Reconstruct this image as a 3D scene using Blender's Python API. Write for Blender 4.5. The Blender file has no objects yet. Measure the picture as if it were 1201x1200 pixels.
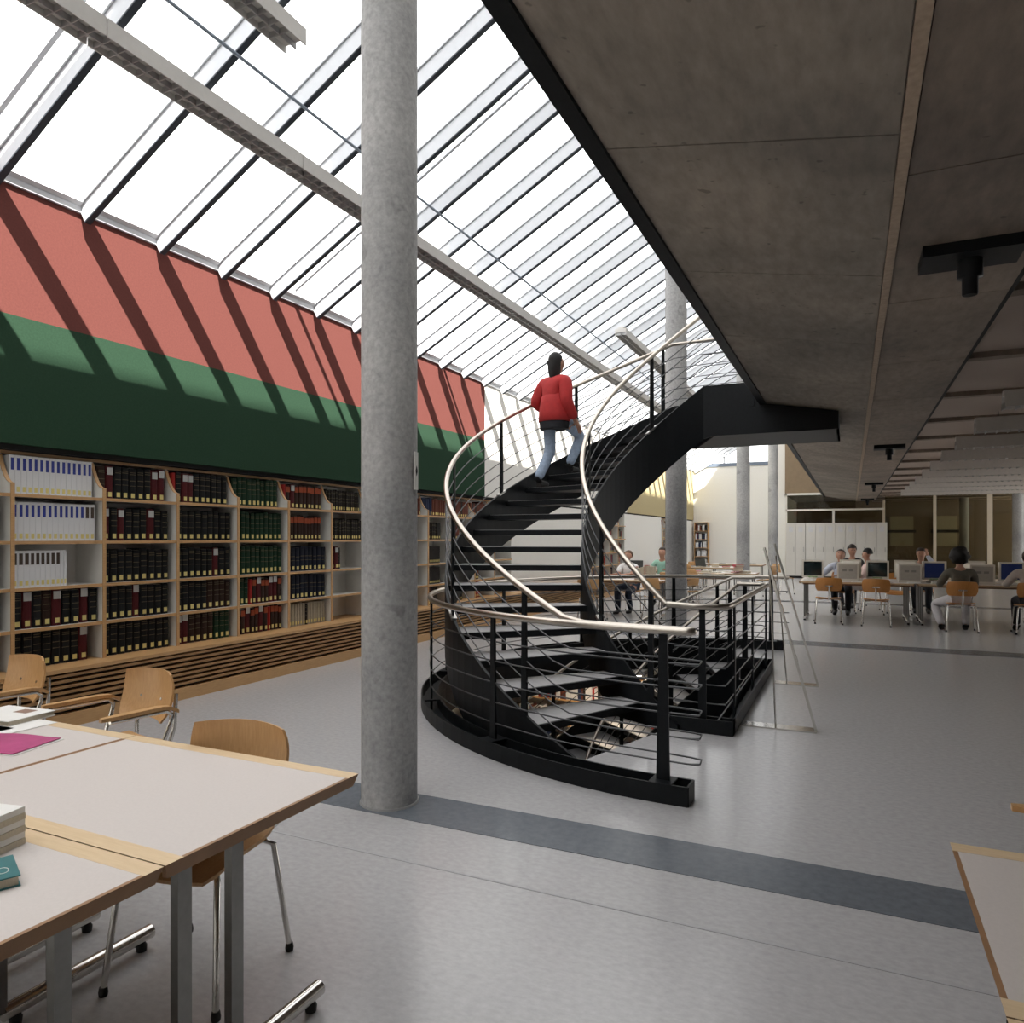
import bpy, bmesh, math, random
from math import sin, cos, pi, radians as R, sqrt, atan2
from mathutils import Vector, Matrix
random.seed(7)
sc = bpy.context.scene
COL = sc.collection

# ---------------------------------------------------------------- camera
cd = bpy.data.cameras.new('camera'); cam = bpy.data.objects.new('camera', cd); COL.objects.link(cam)
cd.sensor_fit = 'HORIZONTAL'; cd.sensor_width = 36; cd.lens = 36 * 845 / 1201
cd.shift_y = 31 / 1201; cd.clip_start = .05; cd.clip_end = 300
cam.location = (0, 0, 1.55); cam.rotation_euler = (pi / 2, 0, R(25.22))
sc.camera = cam
# ---------------------------------------------------------------- sky, sun, exposure
wd = bpy.data.worlds.new('world'); sc.world = wd; wd.use_nodes = True
bg = wd.node_tree.nodes['Background']
bg.inputs[0].default_value = (1.0, .995, .985, 1); bg.inputs[1].default_value = 2.7
sd = bpy.data.lights.new('sun', 'SUN'); sun = bpy.data.objects.new('sun', sd); COL.objects.link(sun)
sd.energy = 18; sd.angle = R(.6); sd.color = (1, .95, .86)
sun.rotation_euler = Vector((-1, .696, -1.5)).to_track_quat('-Z', 'Y').to_euler()
vs = sc.view_settings
vs.view_transform = 'Standard'; vs.look = 'None'; vs.gamma = 1; vs.use_curve_mapping = False; vs.exposure = .12

# ---------------------------------------------------------------- materials
MATS = {}
def mat(name, col, rough=.6, metal=0., var=0., scale=8., stretch=(1, 1, 1), bump=0., col2=None, spec=.5, detail=4, emit=0, spots=None):
    if name in MATS: return MATS[name]
    m = bpy.data.materials.new(name); m.use_nodes = True; nt = m.node_tree; N = nt.nodes; L = nt.links
    b = N['Principled BSDF']; b.inputs['Roughness'].default_value = rough; b.inputs['Metallic'].default_value = metal
    b.inputs['Specular IOR Level'].default_value = spec
    c = (*col, 1); b.inputs['Base Color'].default_value = c
    if emit: b.inputs['Emission Color'].default_value = c; b.inputs['Emission Strength'].default_value = emit
    if var or bump or col2:
        tc = N.new('ShaderNodeTexCoord'); mp = N.new('ShaderNodeMapping'); mp.inputs['Scale'].default_value = stretch
        nz = N.new('ShaderNodeTexNoise'); nz.inputs['Scale'].default_value = scale; nz.inputs['Detail'].default_value = detail; nz.inputs['Roughness'].default_value = .6
        L.new(tc.outputs['Object'], mp.inputs[0]); L.new(mp.outputs[0], nz.inputs['Vector'])
        rp = N.new('ShaderNodeValToRGB'); rp.color_ramp.elements[0].position = .3; rp.color_ramp.elements[1].position = .7
        lo = col2 if col2 else tuple(x * (1 - var) for x in col); hi = col if col2 else tuple(min(1, x * (1 + var)) for x in col)
        rp.color_ramp.elements[0].color = (*lo, 1); rp.color_ramp.elements[1].color = (*hi, 1)
        L.new(nz.outputs['Fac'], rp.inputs[0]); out = rp.outputs[0]
        if spots:
            n2 = N.new('ShaderNodeTexNoise'); n2.inputs['Scale'].default_value = spots[0]; n2.inputs['Detail'].default_value = 2
            L.new(tc.outputs['Object'], n2.inputs['Vector'])
            r2 = N.new('ShaderNodeValToRGB'); r2.color_ramp.elements[0].position = spots[1]; r2.color_ramp.elements[1].position = spots[1] + .04
            r2.color_ramp.elements[0].color = (1, 1, 1, 1); r2.color_ramp.elements[1].color = (spots[2],) * 3 + (1,)
            mx = N.new('ShaderNodeMixRGB'); mx.blend_type = 'MULTIPLY'; mx.inputs[0].default_value = 1
            L.new(out, mx.inputs[1]); L.new(r2.outputs[0], mx.inputs[2]); out = mx.outputs[0]
            n3 = N.new('ShaderNodeTexNoise'); n3.inputs['Scale'].default_value = .9; n3.inputs['Detail'].default_value = 5
            L.new(tc.outputs['Object'], n3.inputs['Vector'])
            r3 = N.new('ShaderNodeValToRGB'); r3.color_ramp.elements[0].position = .35; r3.color_ramp.elements[1].position = .65
            r3.color_ramp.elements[0].color = (.72, .72, .72, 1); r3.color_ramp.elements[1].color = (1.15, 1.13, 1.1, 1)
            m3 = N.new('ShaderNodeMixRGB'); m3.blend_type = 'MULTIPLY'; m3.inputs[0].default_value = 1
            L.new(n3.outputs['Fac'], r3.inputs[0]); L.new(out, m3.inputs[1]); L.new(r3.outputs[0], m3.inputs[2]); out = m3.outputs[0]
            L.new(n2.outputs['Fac'], r2.inputs[0])
        L.new(out, b.inputs['Base Color'])
        if bump:
            bp = N.new('ShaderNodeBump'); bp.inputs['Strength'].default_value = bump; bp.inputs['Distance'].default_value = .01
            L.new(nz.outputs['Fac'], bp.inputs['Height']); L.new(bp.outputs[0], b.inputs['Normal'])
    MATS[name] = m; return m
def glassmat(name, tint, refl):
    m = bpy.data.materials.new(name); m.use_nodes = True; nt = m.node_tree; N = nt.nodes; L = nt.links
    N.remove(N['Principled BSDF'])
    t = N.new('ShaderNodeBsdfTransparent'); t.inputs[0].default_value = (*tint, 1)
    g = N.new('ShaderNodeBsdfGlossy'); g.inputs['Roughness'].default_value = .02
    f = N.new('ShaderNodeFresnel'); f.inputs[0].default_value = 1.45
    ml = N.new('ShaderNodeMath'); ml.operation = 'MULTIPLY'; ml.inputs[1].default_value = refl
    mx = N.new('ShaderNodeMixShader'); L.new(f.outputs[0], ml.inputs[0]); L.new(ml.outputs[0], mx.inputs[0])
    L.new(t.outputs[0], mx.inputs[1]); L.new(g.outputs[0], mx.inputs[2]); L.new(mx.outputs[0], N['Material Output'].inputs[0])
    MATS[name] = m; return m
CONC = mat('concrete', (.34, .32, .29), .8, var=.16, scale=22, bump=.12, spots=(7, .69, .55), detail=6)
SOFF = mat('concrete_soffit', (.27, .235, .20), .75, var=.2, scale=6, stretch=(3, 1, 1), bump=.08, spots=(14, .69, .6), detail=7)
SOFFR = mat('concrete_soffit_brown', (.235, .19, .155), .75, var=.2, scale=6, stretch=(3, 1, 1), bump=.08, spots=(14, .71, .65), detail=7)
JOINT = mat('joint_filler', (.40, .31, .23), .8, var=.15, scale=30)
COLM = mat('column_concrete', (.40, .405, .41), .7, var=.22, scale=34, bump=.15, spots=(5, .66, .75), detail=7)
LINO = mat('linoleum_grey', (.44, .435, .44), .22, var=.10, scale=26, stretch=(1, 1.5, 1), spec=.5, detail=9)
LINOD = mat('linoleum_slate', (.13, .145, .165), .26, var=.14, scale=24, spec=.45, detail=6)
WHITE = mat('white_plaster', (.80, .79, .75), .8, var=.02, scale=20)
REDP = mat('red_fabric_panel', (.148, .052, .045), .9, spec=.05, var=.08, scale=60, bump=.05)
GREENP = mat('green_fabric_panel', (.028, .060, .037), .9, spec=.05, var=.1, scale=60, bump=.05)
YELP = mat('yellow_panel', (.48, .40, .22), .8, var=.05, scale=20)
TAN = mat('tan_panel', (.24, .175, .11), .8, var=.06, scale=6)
WOOD = mat('beech', (.56, .33, .145), .42, col2=(.47, .26, .105), scale=9, stretch=(12, 12, 1.2), bump=.03)
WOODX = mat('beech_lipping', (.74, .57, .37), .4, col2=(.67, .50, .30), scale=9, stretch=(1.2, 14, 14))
WOODY = mat('beech_shelf_edge', (.55, .33, .15), .45, col2=(.46, .26, .11), scale=9, stretch=(14, 1.2, 14))
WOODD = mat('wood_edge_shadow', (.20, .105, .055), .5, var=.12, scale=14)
ORWOOD = mat('orange_plywood', (.58, .26, .07), .38, col2=(.48, .20, .05), scale=8, stretch=(12, 12, 1.2))
WOODD2 = mat('beech_end_edge_shaded', (.30, .165, .08), .5, var=.12, scale=14)  # same beech as the lipping, with shade painted in for the table ends
LEGM = mat('dull_chrome_leg', (.24, .235, .225), .28, 1.0, var=.06, scale=30)
LAM = mat('grey_beige_laminate', (.61, .56, .53), .55, var=.03, scale=120)
SHELFW = mat('white_laminate', (.72, .70, .66), .5, var=.02, scale=12)
BLACKM = mat('black_steel', (.008, .0095, .011), .5, var=.2, scale=40, spec=.18)
CHROME = mat('chrome', (.62, .60, .57), .16, 1.0, var=.03, scale=20)
STEEL = mat('brushed_stainless', (.50, .455, .40), .3, 1.0, var=.04, scale=30, stretch=(1, 1, 8))
DSTEEL = mat('grey_steel_leg', (.36, .35, .33), .3, 1.0, var=.06, scale=30)
ROD = mat('dark_rod_steel', (.085, .087, .09), .4, .8, var=.05, scale=30)
RUBBER = mat('black_rubber', (.01, .01, .01), .7, var=.1, scale=30)
BLACK = mat('black_gap', (.008, .008, .008), .9, var=.1, scale=10)
ALU = mat('white_aluminium', (.62, .64, .67), .4, var=.03, scale=20)
ALUD = mat('rafter_bottom_dark', (.035, .045, .06), .6, var=.1, scale=30)  # dark tone for the strip along each rafter's bottom face
LUM = mat('luminaire_white', (.62, .60, .57), .45, var=.03, scale=20)
LOUV = mat('louvre_grey', (.40, .40, .40), .35, .3, var=.05, scale=20)
CEILM = mat('ceiling_panel_beige', (.42, .34, .285), .8, var=.05, scale=40, stretch=(1, 8, 1))
FASC = mat('upper_wall_render', (.34, .33, .31), .8, var=.03, scale=8)
GLASS = glassmat('roof_glass', (.985, .987, .99), .06)
GLASSD = glassmat('partition_glass', (.72, .70, .60), 1.0)
LOCK = mat('locker_white', (.62, .60, .56), .5, var=.02, scale=10)
FRAMEW = mat('window_frame_cream', (.62, .54, .42), .5, var=.04, scale=20)
FRAMEW2 = mat('window_frame_white', (.75, .72, .66), .5, var=.04, scale=20)
PCW = mat('computer_beige', (.66, .62, .54), .5, var=.03, scale=20)
PCG = mat('computer_grey', (.40, .37, .32), .5, var=.05, scale=20)
SCRD = mat('screen_dark', (.008, .018, .02), .15, var=.2, scale=4)
SCRB = mat('screen_blue', (.008, .014, .05), .15, var=.2, scale=4, emit=.3)
PAPER = mat('paper', (.78, .77, .74), .8, var=.03, scale=30)
PAGES = mat('page_block', (.55, .49, .38), .85, var=.1, scale=60, stretch=(1, 8, 1))
SKIN = mat('skin', (.42, .225, .15), .55, var=.06, scale=20)
STICK = mat('yellow_sticker', (.66, .55, .20), .7, var=.06, scale=30)
TITLE = mat('white_title_label', (.50, .50, .49), .7, var=.08, scale=40)
GOLD = mat('gilt_band', (.085, .065, .025), .5, var=.2, scale=40)
def solid(n, c, rough=.6, **k): return mat(n, c, rough, var=k.pop('var', .07), scale=k.pop('scale', 25), **k)

# ---------------------------------------------------------------- mesh helpers
class MB:
    def __init__(s): s.v = []; s.f = []; s.m = []; s.sm = []
    def add(s, vs, fs, mi=0, smooth=False):
        o = len(s.v); s.v += [tuple(p) for p in vs]
        for f in fs: s.f.append(tuple(i + o for i in f)); s.m.append(mi); s.sm.append(smooth)
        return s
    def box(s, x0, x1, y0, y1, z0, z1, mi=0):
        return s.add([(x0, y0, z0), (x1, y0, z0), (x1, y1, z0), (x0, y1, z0), (x0, y0, z1), (x1, y0, z1), (x1, y1, z1), (x0, y1, z1)],
                     [(0, 3, 2, 1), (4, 5, 6, 7), (0, 1, 5, 4), (1, 2, 6, 5), (2, 3, 7, 6), (3, 0, 4, 7)], mi)
    def hexa(s, b, t, mi=0):
        return s.add(list(b) + list(t), [(0, 3, 2, 1), (4, 5, 6, 7), (0, 1, 5, 4), (1, 2, 6, 5), (2, 3, 7, 6), (3, 0, 4, 7)], mi)
    def prism(s, poly, z0, z1, mi=0):
        n = len(poly); return s.add([(x, y, z0) for x, y in poly] + [(x, y, z1) for x, y in poly],
            [tuple(range(n))[::-1], tuple(range(n, 2 * n))] + [(i, (i + 1) % n, n + (i + 1) % n, n + i) for i in range(n)], mi)
    def extr(s, poly, d, mi=0):      # poly: 3D points, d: extrusion vector
        n = len(poly); d = Vector(d); q = [Vector(p) for p in poly]
        return s.add(q + [p + d for p in q], [tuple(range(n))[::-1], tuple(range(n, 2 * n))] + [(i, (i + 1) % n, n + (i + 1) % n, n + i) for i in range(n)], mi)
    def tube(s, pts, r, n=8, mi=0, cap=True):
        P = [Vector(p) for p in pts]; m = len(P); rr = r if isinstance(r, (list, tuple)) else [r] * m
        up = None; vs = []
        for i in range(m):
            t = (P[min(i + 1, m - 1)] - P[max(i - 1, 0)]).normalized()
            if up is None:
                up = Vector((0, 0, 1)) if abs(t.z) < .9 else Vector((1, 0, 0))
            a = up - t * up.dot(t)
            if a.length < 1e-4: a = t.orthogonal()
            a.normalize(); b = t.cross(a); up = a
            for k in range(n):
                w = 2 * pi * k / n; vs.append(P[i] + (a * cos(w) + b * sin(w)) * rr[i])
        fs = [(i * n + k, i * n + (k + 1) % n, (i + 1) * n + (k + 1) % n, (i + 1) * n + k) for i in range(m - 1) for k in range(n)]
        s.add(vs, fs, mi, True)
        if cap: s.add([vs[k] for k in range(n)] + [vs[(m - 1) * n + k] for k in range(n)], [tuple(range(n))[::-1], tuple(range(n, 2 * n))], mi)
        return s
    def bar(s, a, b, w, h, mi=0, up=(0, 0, 1)):   # rectangular bar between two points
        a = Vector(a); b = Vector(b); t = (b - a).normalized(); u = Vector(up); u = (u - t * u.dot(t)).normalized(); c = t.cross(u)
        q = lambda p: [p - c * w / 2 - u * h / 2, p + c * w / 2 - u * h / 2, p + c * w / 2 + u * h / 2, p - c * w / 2 + u * h / 2]
        A = q(a); B = q(b)
        return s.add(A + B, [(0, 3, 2, 1), (4, 5, 6, 7), (0, 1, 5, 4), (1, 2, 6, 5), (2, 3, 7, 6), (3, 0, 4, 7)], mi)
    def lathe(s, prof, cx, cy, n=32, mi=0, smooth=True):
        m = len(prof); vs = [(cx + r * cos(2 * pi * k / n), cy + r * sin(2 * pi * k / n), z) for r, z in prof for k in range(n)]
        s.add(vs, [(i * n + k, i * n + (k + 1) % n, (i + 1) * n + (k + 1) % n, (i + 1) * n + k) for i in range(m - 1) for k in range(n)], mi, smooth)
        return s.add(vs[:n] + vs[-n:], [tuple(range(n))[::-1], tuple(range(n, 2 * n))], mi)
    def panel(s, fn, nu, nv, th, mi=0):   # fn(u,v)->(point, normal); sheet with thickness
        A = []; B = []
        for j in range(nv + 1):
            for i in range(nu + 1):
                p, nn = fn(i / nu, j / nv); p = Vector(p); nn = Vector(nn).normalized(); A.append(p + nn * th / 2); B.append(p - nn * th / 2)
        W = nu + 1; M = len(A); fs = []
        for j in range(nv):
            for i in range(nu):
                a = j * W + i; fs.append((a, a + 1, a + W + 1, a + W)); fs.append((M + a, M + a + W, M + a + W + 1, M + a + 1))
        s.add(A + B, fs, mi, True)
        rim = [i for i in range(nu)] + [j * W + nu for j in range(nv)] + [nv * W + i for i in range(nu, 0, -1)] + [j * W for j in range(nv, 0, -1)]
        k = len(rim); vs = [A[i] for i in rim] + [B[i] for i in rim]
        return s.add(vs, [(i, i + k, (i + 1) % k + k, (i + 1) % k) for i in range(k)], mi)
    def mesh(s, name, mats):
        me = bpy.data.meshes.new(name); me.from_pydata(s.v, [], s.f)
        for m in (mats if isinstance(mats, (list, tuple)) else [mats]): me.materials.append(m)
        me.polygons.foreach_set('material_index', s.m); me.polygons.foreach_set('use_smooth', s.sm); me.update()
        bm = bmesh.new(); bm.from_mesh(me); bmesh.ops.recalc_face_normals(bm, faces=bm.faces); bm.to_mesh(me); bm.free()
        return me
    def build(s, name, mats, parent=None):
        if parent is not None:
            r = parent
            while r.parent is not None: r = r.parent
            if not r.get('_local'):
                o = r.location; s.v = [(a - o[0], b - o[1], c - o[2]) for a, b, c in s.v]
        return link(name, s.mesh(name, mats), parent)
def link(name, me, parent=None):
    o = bpy.data.objects.new(name, me); COL.objects.link(o)
    if parent is not None: o.parent = parent
    return o
def empty(name, loc=(0, 0, 0), rz=0, local=True):
    o = bpy.data.objects.new(name, None); COL.objects.link(o); o.location = loc; o.rotation_euler = (0, 0, rz)
    o.empty_display_size = .1
    if local: o['_local'] = 1
    return o
def tag(o, label=None, cat=None, group=None, kind=None):
    if label: o['label'] = label
    if cat: o['category'] = cat
    if group: o['group'] = group
    if kind: o['kind'] = kind
    return o
def struct(o): o['kind'] = 'structure'; return o
def copy_tree(o, parent=None):
    c = o.copy(); COL.objects.link(c); c.parent = parent
    for ch in list(o.children): copy_tree(ch, c)
    return c
ORD = ['first', 'second', 'third', 'fourth', 'fifth', 'sixth', 'seventh', 'eighth', 'ninth', 'tenth', 'eleventh', 'twelfth', 'thirteenth', 'fourteenth', 'fifteenth', 'sixteenth', 'seventeenth', 'eighteenth', 'nineteenth', 'twentieth']

# ================================================================ STRUCTURE
XC, YC = -.844, 7.451; KZ = 1.388; T0 = R(252.6)
YB, YE = -3.5, 30.9               # back wall, end wall
def hp(r, th, z): return (XC + r * cos(T0 - th), YC + r * sin(T0 - th), z)
def soffit(x):
    if x < -.911: return 3.146
    return 3.146 + (2.95 - 3.146) * (x + .911) / (.165 + .911) if x < .165 else 2.95
def roofz(x): return 4.41 + .5495 * (x + 6.05)

# ---- floor with the stair opening
hole = [hp(3.12, R(a), 0)[:2] for a in range(0, 151, 6)] + [hp(1.76, R(150), 0)[:2], (-.95, 9.0), (-.95, 5.95), hp(1.72, 0, 0)[:2]]
def ring_floor(name, x0, x1, y0, y1):
    bm = bmesh.new()
    ov = [bm.verts.new((x, y, 0)) for x, y in ((x0, y0), (x1, y0), (x1, y1), (x0, y1))]
    hv = [bm.verts.new((x, y, 0)) for x, y in hole]
    ed = [bm.edges.new((ov[i], ov[(i + 1) % 4])) for i in range(4)] + [bm.edges.new((hv[i], hv[(i + 1) % len(hv)])) for i in range(len(hv))]
    bmesh.ops.triangle_fill(bm, use_beauty=True, use_dissolve=False, edges=ed)
    bmesh.ops.recalc_face_normals(bm, faces=bm.faces)
    if sum(f.normal.z for f in bm.faces) < 0: bmesh.ops.reverse_faces(bm, faces=bm.faces)
    lo = [bm.verts.new((x, y, -.3)) for x, y in hole]; n = len(hole)
    for i in range(n): f = bm.faces.new((hv[i], hv[(i + 1) % n], lo[(i + 1) % n], lo[i])); f.material_index = 1
    me = bpy.data.meshes.new(name); bm.to_mesh(me); bm.free(); me.materials.append(LINO); me.materials.append(BLACKM)
    return struct(link(name, me))
floor = ring_floor('floor', -6.6, 9.0, YB, 36)
for i, (y0, y1) in enumerate(((3.335, 3.70), (11.2, 11.65), (18.65, 19.05))):
    x0 = -5.75; x1 = 8.9
    if i == 1: x0 = -5.75
    struct(MB().box(x0, x1, y0, y1, -.002, .003).build('floor_band', LINOD, floor))
for y in (2.9, 15.63, 23.3): struct(MB().box(-5.75, 8.9, y, y + .012, -.002, .0015).build('floor_seam', solid('seam_grey', (.35, .35, .36), .6), floor))

# ---- left wall: upper panels over the book niche
wl = struct(MB().box(-6.8, -6.42, YB, YE, 0, 4.38).build('wall_left', WHITE))
struct(MB().box(-6.42, -6.05, YB, 11.68, 3.33, 4.38).build('red_panel', REDP, wl))
struct(MB().box(-6.42, -6.05, YB, 11.68, 2.305, 3.33).build('green_panel', GREENP, wl))
struct(MB().box(-6.42, -6.05, 11.68, 20.9, 2.305, 4.38).build('white_panel', WHITE, wl))
struct(MB().box(-6.42, -6.05, 20.9, YE, 2.305, 4.38).build('yellow_panel', YELP, wl))
struct(MB().box(-6.42, -6.10, YB, YE, 2.262, 2.305).build('shadow_gap', BLACK, wl))
struct(MB().box(-6.42, -6.06, 12.83, 17.5, 0, 2.262).build('white_pier', WHITE, wl))
struct(MB().box(-6.42, -6.06, 20.65, 25.2, 0, 2.262).build('white_pier', WHITE, wl))
struct(MB().box(-6.42, -6.06, 27.6, YE, 0, 2.262).build('white_pier', WHITE, wl))
struct(MB().box(-6.42, -6.02, YB, 1.15, 0, 2.262).build('white_pier', WHITE, wl))
# ---- end wall, tan upper wall, pier
we = struct(MB().box(-6.8, -2.37, YE, YE + .3, 0, 4.55).build('wall_end', WHITE))
struct(MB().box(-2.67, -2.37, YE - .15, YE + .3, 0, 6.6).build('white_pier', WHITE, we))
struct(MB().box(-5.55, -2.67, YE - .03, YE + .0, 4.52, 4.66).build('sill_band', solid('slate_blue', (.16, .20, .26), .5), we))
struct(MB().box(-2.37, -.6, 30.34, 30.6, 3.3, 7.4).build('tan_panel', TAN, we))
struct(MB().box(-.6, 1.0, 30.36, 30.6, 3.3, 8.3).build('tan_panel', solid('tan_panel_dark', (.18, .13, .08), .8), we))
g = struct(empty('window_gable', (0, 0, 0)))
g.name = 'window_2'
for x in (-6.05, -4.8, -3.9, -2.7): MB().box(x - .03, x + .03, YE + .02, YE + .1, 4.55, roofz(x) - .02).build('mullion', ALU, g)
for a, b in ((-6.02, -4.83), (-4.77, -3.93), (-3.87, -2.73)):
    MB().extr([(a, YE + .05, 4.56), (b, YE + .05, 4.56), (b, YE + .05, roofz(b) - .05), (a, YE + .05, max(4.57, roofz(a) - .05))], (0, .012, 0)).build('pane', GLASS, g)
# ---- back wall, right wall with unseen windows added to light the computer side
wb = struct(MB().extr([(-6.8, YB, 0), (9, YB, 0), (9, YB, 3.2), (1, YB, 3.2), (1, YB, 8.3), (-6.05, YB, 4.41), (-6.8, YB, 4.41)], (0, -.25, 0)).build('wall_back', WHITE))
wr = struct(empty('wall_right'))
MB().box(8.7, 9.0, YB, 36, 0, .6).build('wall_base', WHITE, wr); MB().box(8.7, 9.0, YB, 36, 2.95, 3.2).build('lintel', WHITE, wr); MB().box(8.7, 9.0, YB, 12, .6, 2.95).build('wall_base', WHITE, wr)
wn = struct(empty('window_3_added'))
for i in range(8):
    y = 12.0 + 3 * i; MB().box(8.7, 9.0, y, y + .3, .6, 2.95).build('pier', WHITE, wr); MB().box(8.84, 8.852, y + .3, y + 3.0, .6, 2.95).build('pane', GLASS, wn)
# ---- upper storey closing the roof on the right
wu = struct(MB().box(1.0, 9.2, YB - .25, 36.3, 3.32, 13.6).build('wall_upper', FASC))
struct(MB().box(-.9, 1.0, YB, 30.6, 3.24, 3.27).build('floor_upper', LINO))
# ---- concrete slab: formwork panels, joint strip, edge angle
slab = struct(empty('ceiling'))
MB().extr([(-.905, YB, 3.24), (-.905, YB, 3.16), (.165, YB, 2.965), (.80, YB, 2.965), (.80, YB, 3.24)], (0, 30.25 - YB, 0)).build('slab_core', CONC, slab)
j = [2.84 - 1.5 * 5 + 1.5 * i for i in range(30)]
j = [y for y in j if YB < y < 30.2]; j = [YB] + j + [30.25]
for a, b in zip(j, j[1:]):
    a += .005; b -= .005; za = soffit(-.911); zb = soffit(.15)
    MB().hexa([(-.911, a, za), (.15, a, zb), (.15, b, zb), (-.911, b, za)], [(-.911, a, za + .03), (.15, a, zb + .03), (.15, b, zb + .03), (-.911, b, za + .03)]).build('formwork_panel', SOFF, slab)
j = [3.17 - 1.69 * 3 + 1.69 * i for i in range(30)]
j = [y for y in j if YB < y < 30.2]; j = [YB] + j + [30.25]
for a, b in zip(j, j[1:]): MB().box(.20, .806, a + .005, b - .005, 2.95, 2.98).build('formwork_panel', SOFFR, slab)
MB().box(.155, .195, YB, 30.25, 2.938, 2.98).build('joint_strip', JOINT, slab)
MB().box(-.985, -.913, YB, 30.25, 3.13, 3.27).build('edge_angle', BLACKM, slab)
MB().box(.80, .84, YB, 30.25, 2.965, 3.15).build('gap_shadow_strip', BLACK, slab)  # solid black strip standing for the shadow between slab and ribbed ceiling
# ---- ribbed ceiling on the right
rc = struct(empty('ceiling_ribbed')); rc.name = 'ceiling.001'
ry = [7.35 + 1.9 * i for i in range(-5, 16)]
for a, b in zip(ry, ry[1:]):
    MB().box(.84, 8.95, a + .10, b - .03, 3.15, 3.2).build('ceiling_panel', CEILM, rc)
    MB().box(.84, 8.95, a - .03, a + .10, 3.10, 3.2).build('beam', SOFFR, rc)
MB().box(.84, 8.95, YB, 36, 3.2, 3.31).build('slab_core', CONC, rc)
# ---- skylight: rafters, panes, glazing bars
sk = struct(empty('window_1'))
RY = [4.07 + .745 * i for i in range(-10, 37)]
XR = 1.0
sl = Vector((1, 0, .5495)).normalized(); nr = Vector((-.5495, 0, 1)).normalized()
def rafter_mesh():
    b = MB(); L = (XR + 6.05) / sl.x
    b.bar(sl * 0 - nr * .078, sl * L - nr * .078, .05, .15, 0, up=nr)
    b.bar(sl * 0 - nr * .158, sl * L - nr * .158, .052, .012, 1, up=nr)
    b.bar(sl * 0 + nr * .012, sl * L + nr * .012, .06, .016, 2, up=nr)
    return b.mesh('rafter', [ALU, ALUD, ALU])
rm = rafter_mesh()
pm1 = MB().bar(sl * .05, sl * 3.15, .68, .012, 0, up=nr).mesh('pane', [GLASS])
pm2 = MB().bar(sl * 3.17, sl * ((XR + 6.05) / sl.x), .68, .012, 0, up=nr).mesh('pane', [GLASS])
fm = MB().bar(sl * .03, sl * .08, .68, .03, 0, up=nr).bar((0, -.335, 0), sl * 7.9 + Vector((0, -.335, 0)), .012, .02, 0, up=nr).bar((0, .335, 0), sl * 7.9 + Vector((0, .335, 0)), .012, .02, 0, up=nr).mesh('pane_frame', [ALU])
base = Vector((-6.05, 0, 4.41))
for i, y in enumerate(RY):
    o = link('rafter', rm, sk); o.location = base + Vector((0, y, 0))
    if i + 1 < len(RY):
        for m_ in (pm1, pm2): o = link('pane', m_, sk); o.location = base + Vector((0, y + .3725, 0))
        o = link('pane_frame', fm, sk); o.location = base + Vector((0, y + .3725, 0))
MB().box(-6.1, -6.02, YB, YE, 4.36, 4.44).build('eaves_sill', ALU, sk)
MB().tube([(-4.21, YB, roofz(-4.21) - .21), (-4.21, YE, roofz(-4.21) - .21)], .014, 6).build('purlin_rail', solid('blue_grey_rail', (.30, .36, .44), .5), sk)
vb = MB().bar(base + sl * 0.1 + nr * .05, base + sl * 7.9 + nr * .05, .035, .05, 0, up=nr).mesh('vent_bar', [ALU])
for y in [3.17 - 3.475 + 3.475 * i for i in range(10)]: o = link('vent_bar', vb, sk); o.location = (0, y, 0)
# ---- glazed partition beyond the computers
wp = struct(empty('window_4'))
def fr(x0, x1, z0, z1, m=FRAMEW, d=.06): MB().box(x0, x1, 30.27, 30.27 + d, z0, z1).build('frame_bar', m, wp)
fr(-2.35, -.93, 3.22, 3.30, FRAMEW2); fr(-2.35, 1.12, 2.60, 2.67, FRAMEW2); fr(-2.35, -2.29, 0, 3.30, FRAMEW2)
fr(-.66, -.58, 2.12, 2.60, FRAMEW2); fr(1.06, 1.14, 2.1, 2.95); fr(2.70, 2.80, 0, 3.1); fr(4.36, 4.52, 0, 3.1); fr(6.2, 6.35, 0, 3.1); fr(1.14, 8.7, 0, .1)
def pane(x0, x1, z0, z1): MB().box(x0, x1, 30.295, 30.307, z0, z1).build('pane', GLASSD, wp)
pane(-2.29, .15, 2.67, 2.96); pane(-2.29, -.95, 2.96, 3.22); pane(-2.29, -.66, 2.12, 2.6); pane(-.58, 1.06, 2.12, 2.6); pane(1.14, 2.7, .1, 3.1); pane(2.8, 4.36, .1, 3.1); pane(4.52, 6.2, .1, 3.1); pane(6.35, 8.7, .1, 3.1)
MB().box(-2.29, 1.06, 30.28, 30.32, 0, 2.12).build('backing_panel', WHITE, wp)
# ---- dim room behind the partition
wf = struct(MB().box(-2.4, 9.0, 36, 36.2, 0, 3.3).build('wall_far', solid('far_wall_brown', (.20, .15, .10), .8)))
for x0 in (1.55, 3.2): MB().box(x0, x0 + .9, 35.9, 35.99, 1.2, 2.5).build('window_leaf', solid('far_window_pale', (.45, .40, .28), .6), wf); MB().box(x0 - .1, x0 + 1.0, 35.88, 35.93, 1.78, 1.9).build('frame_bar', BLACK, wf)
struct(MB().box(-2.4, -2.3, 30.6, 36, 0, 3.3).build('wall_far_side', WHITE))
struct(MB().box(-2.4, .84, 30.6, 36, 3.2, 3.3).build('ceiling_far', SOFF))
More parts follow.
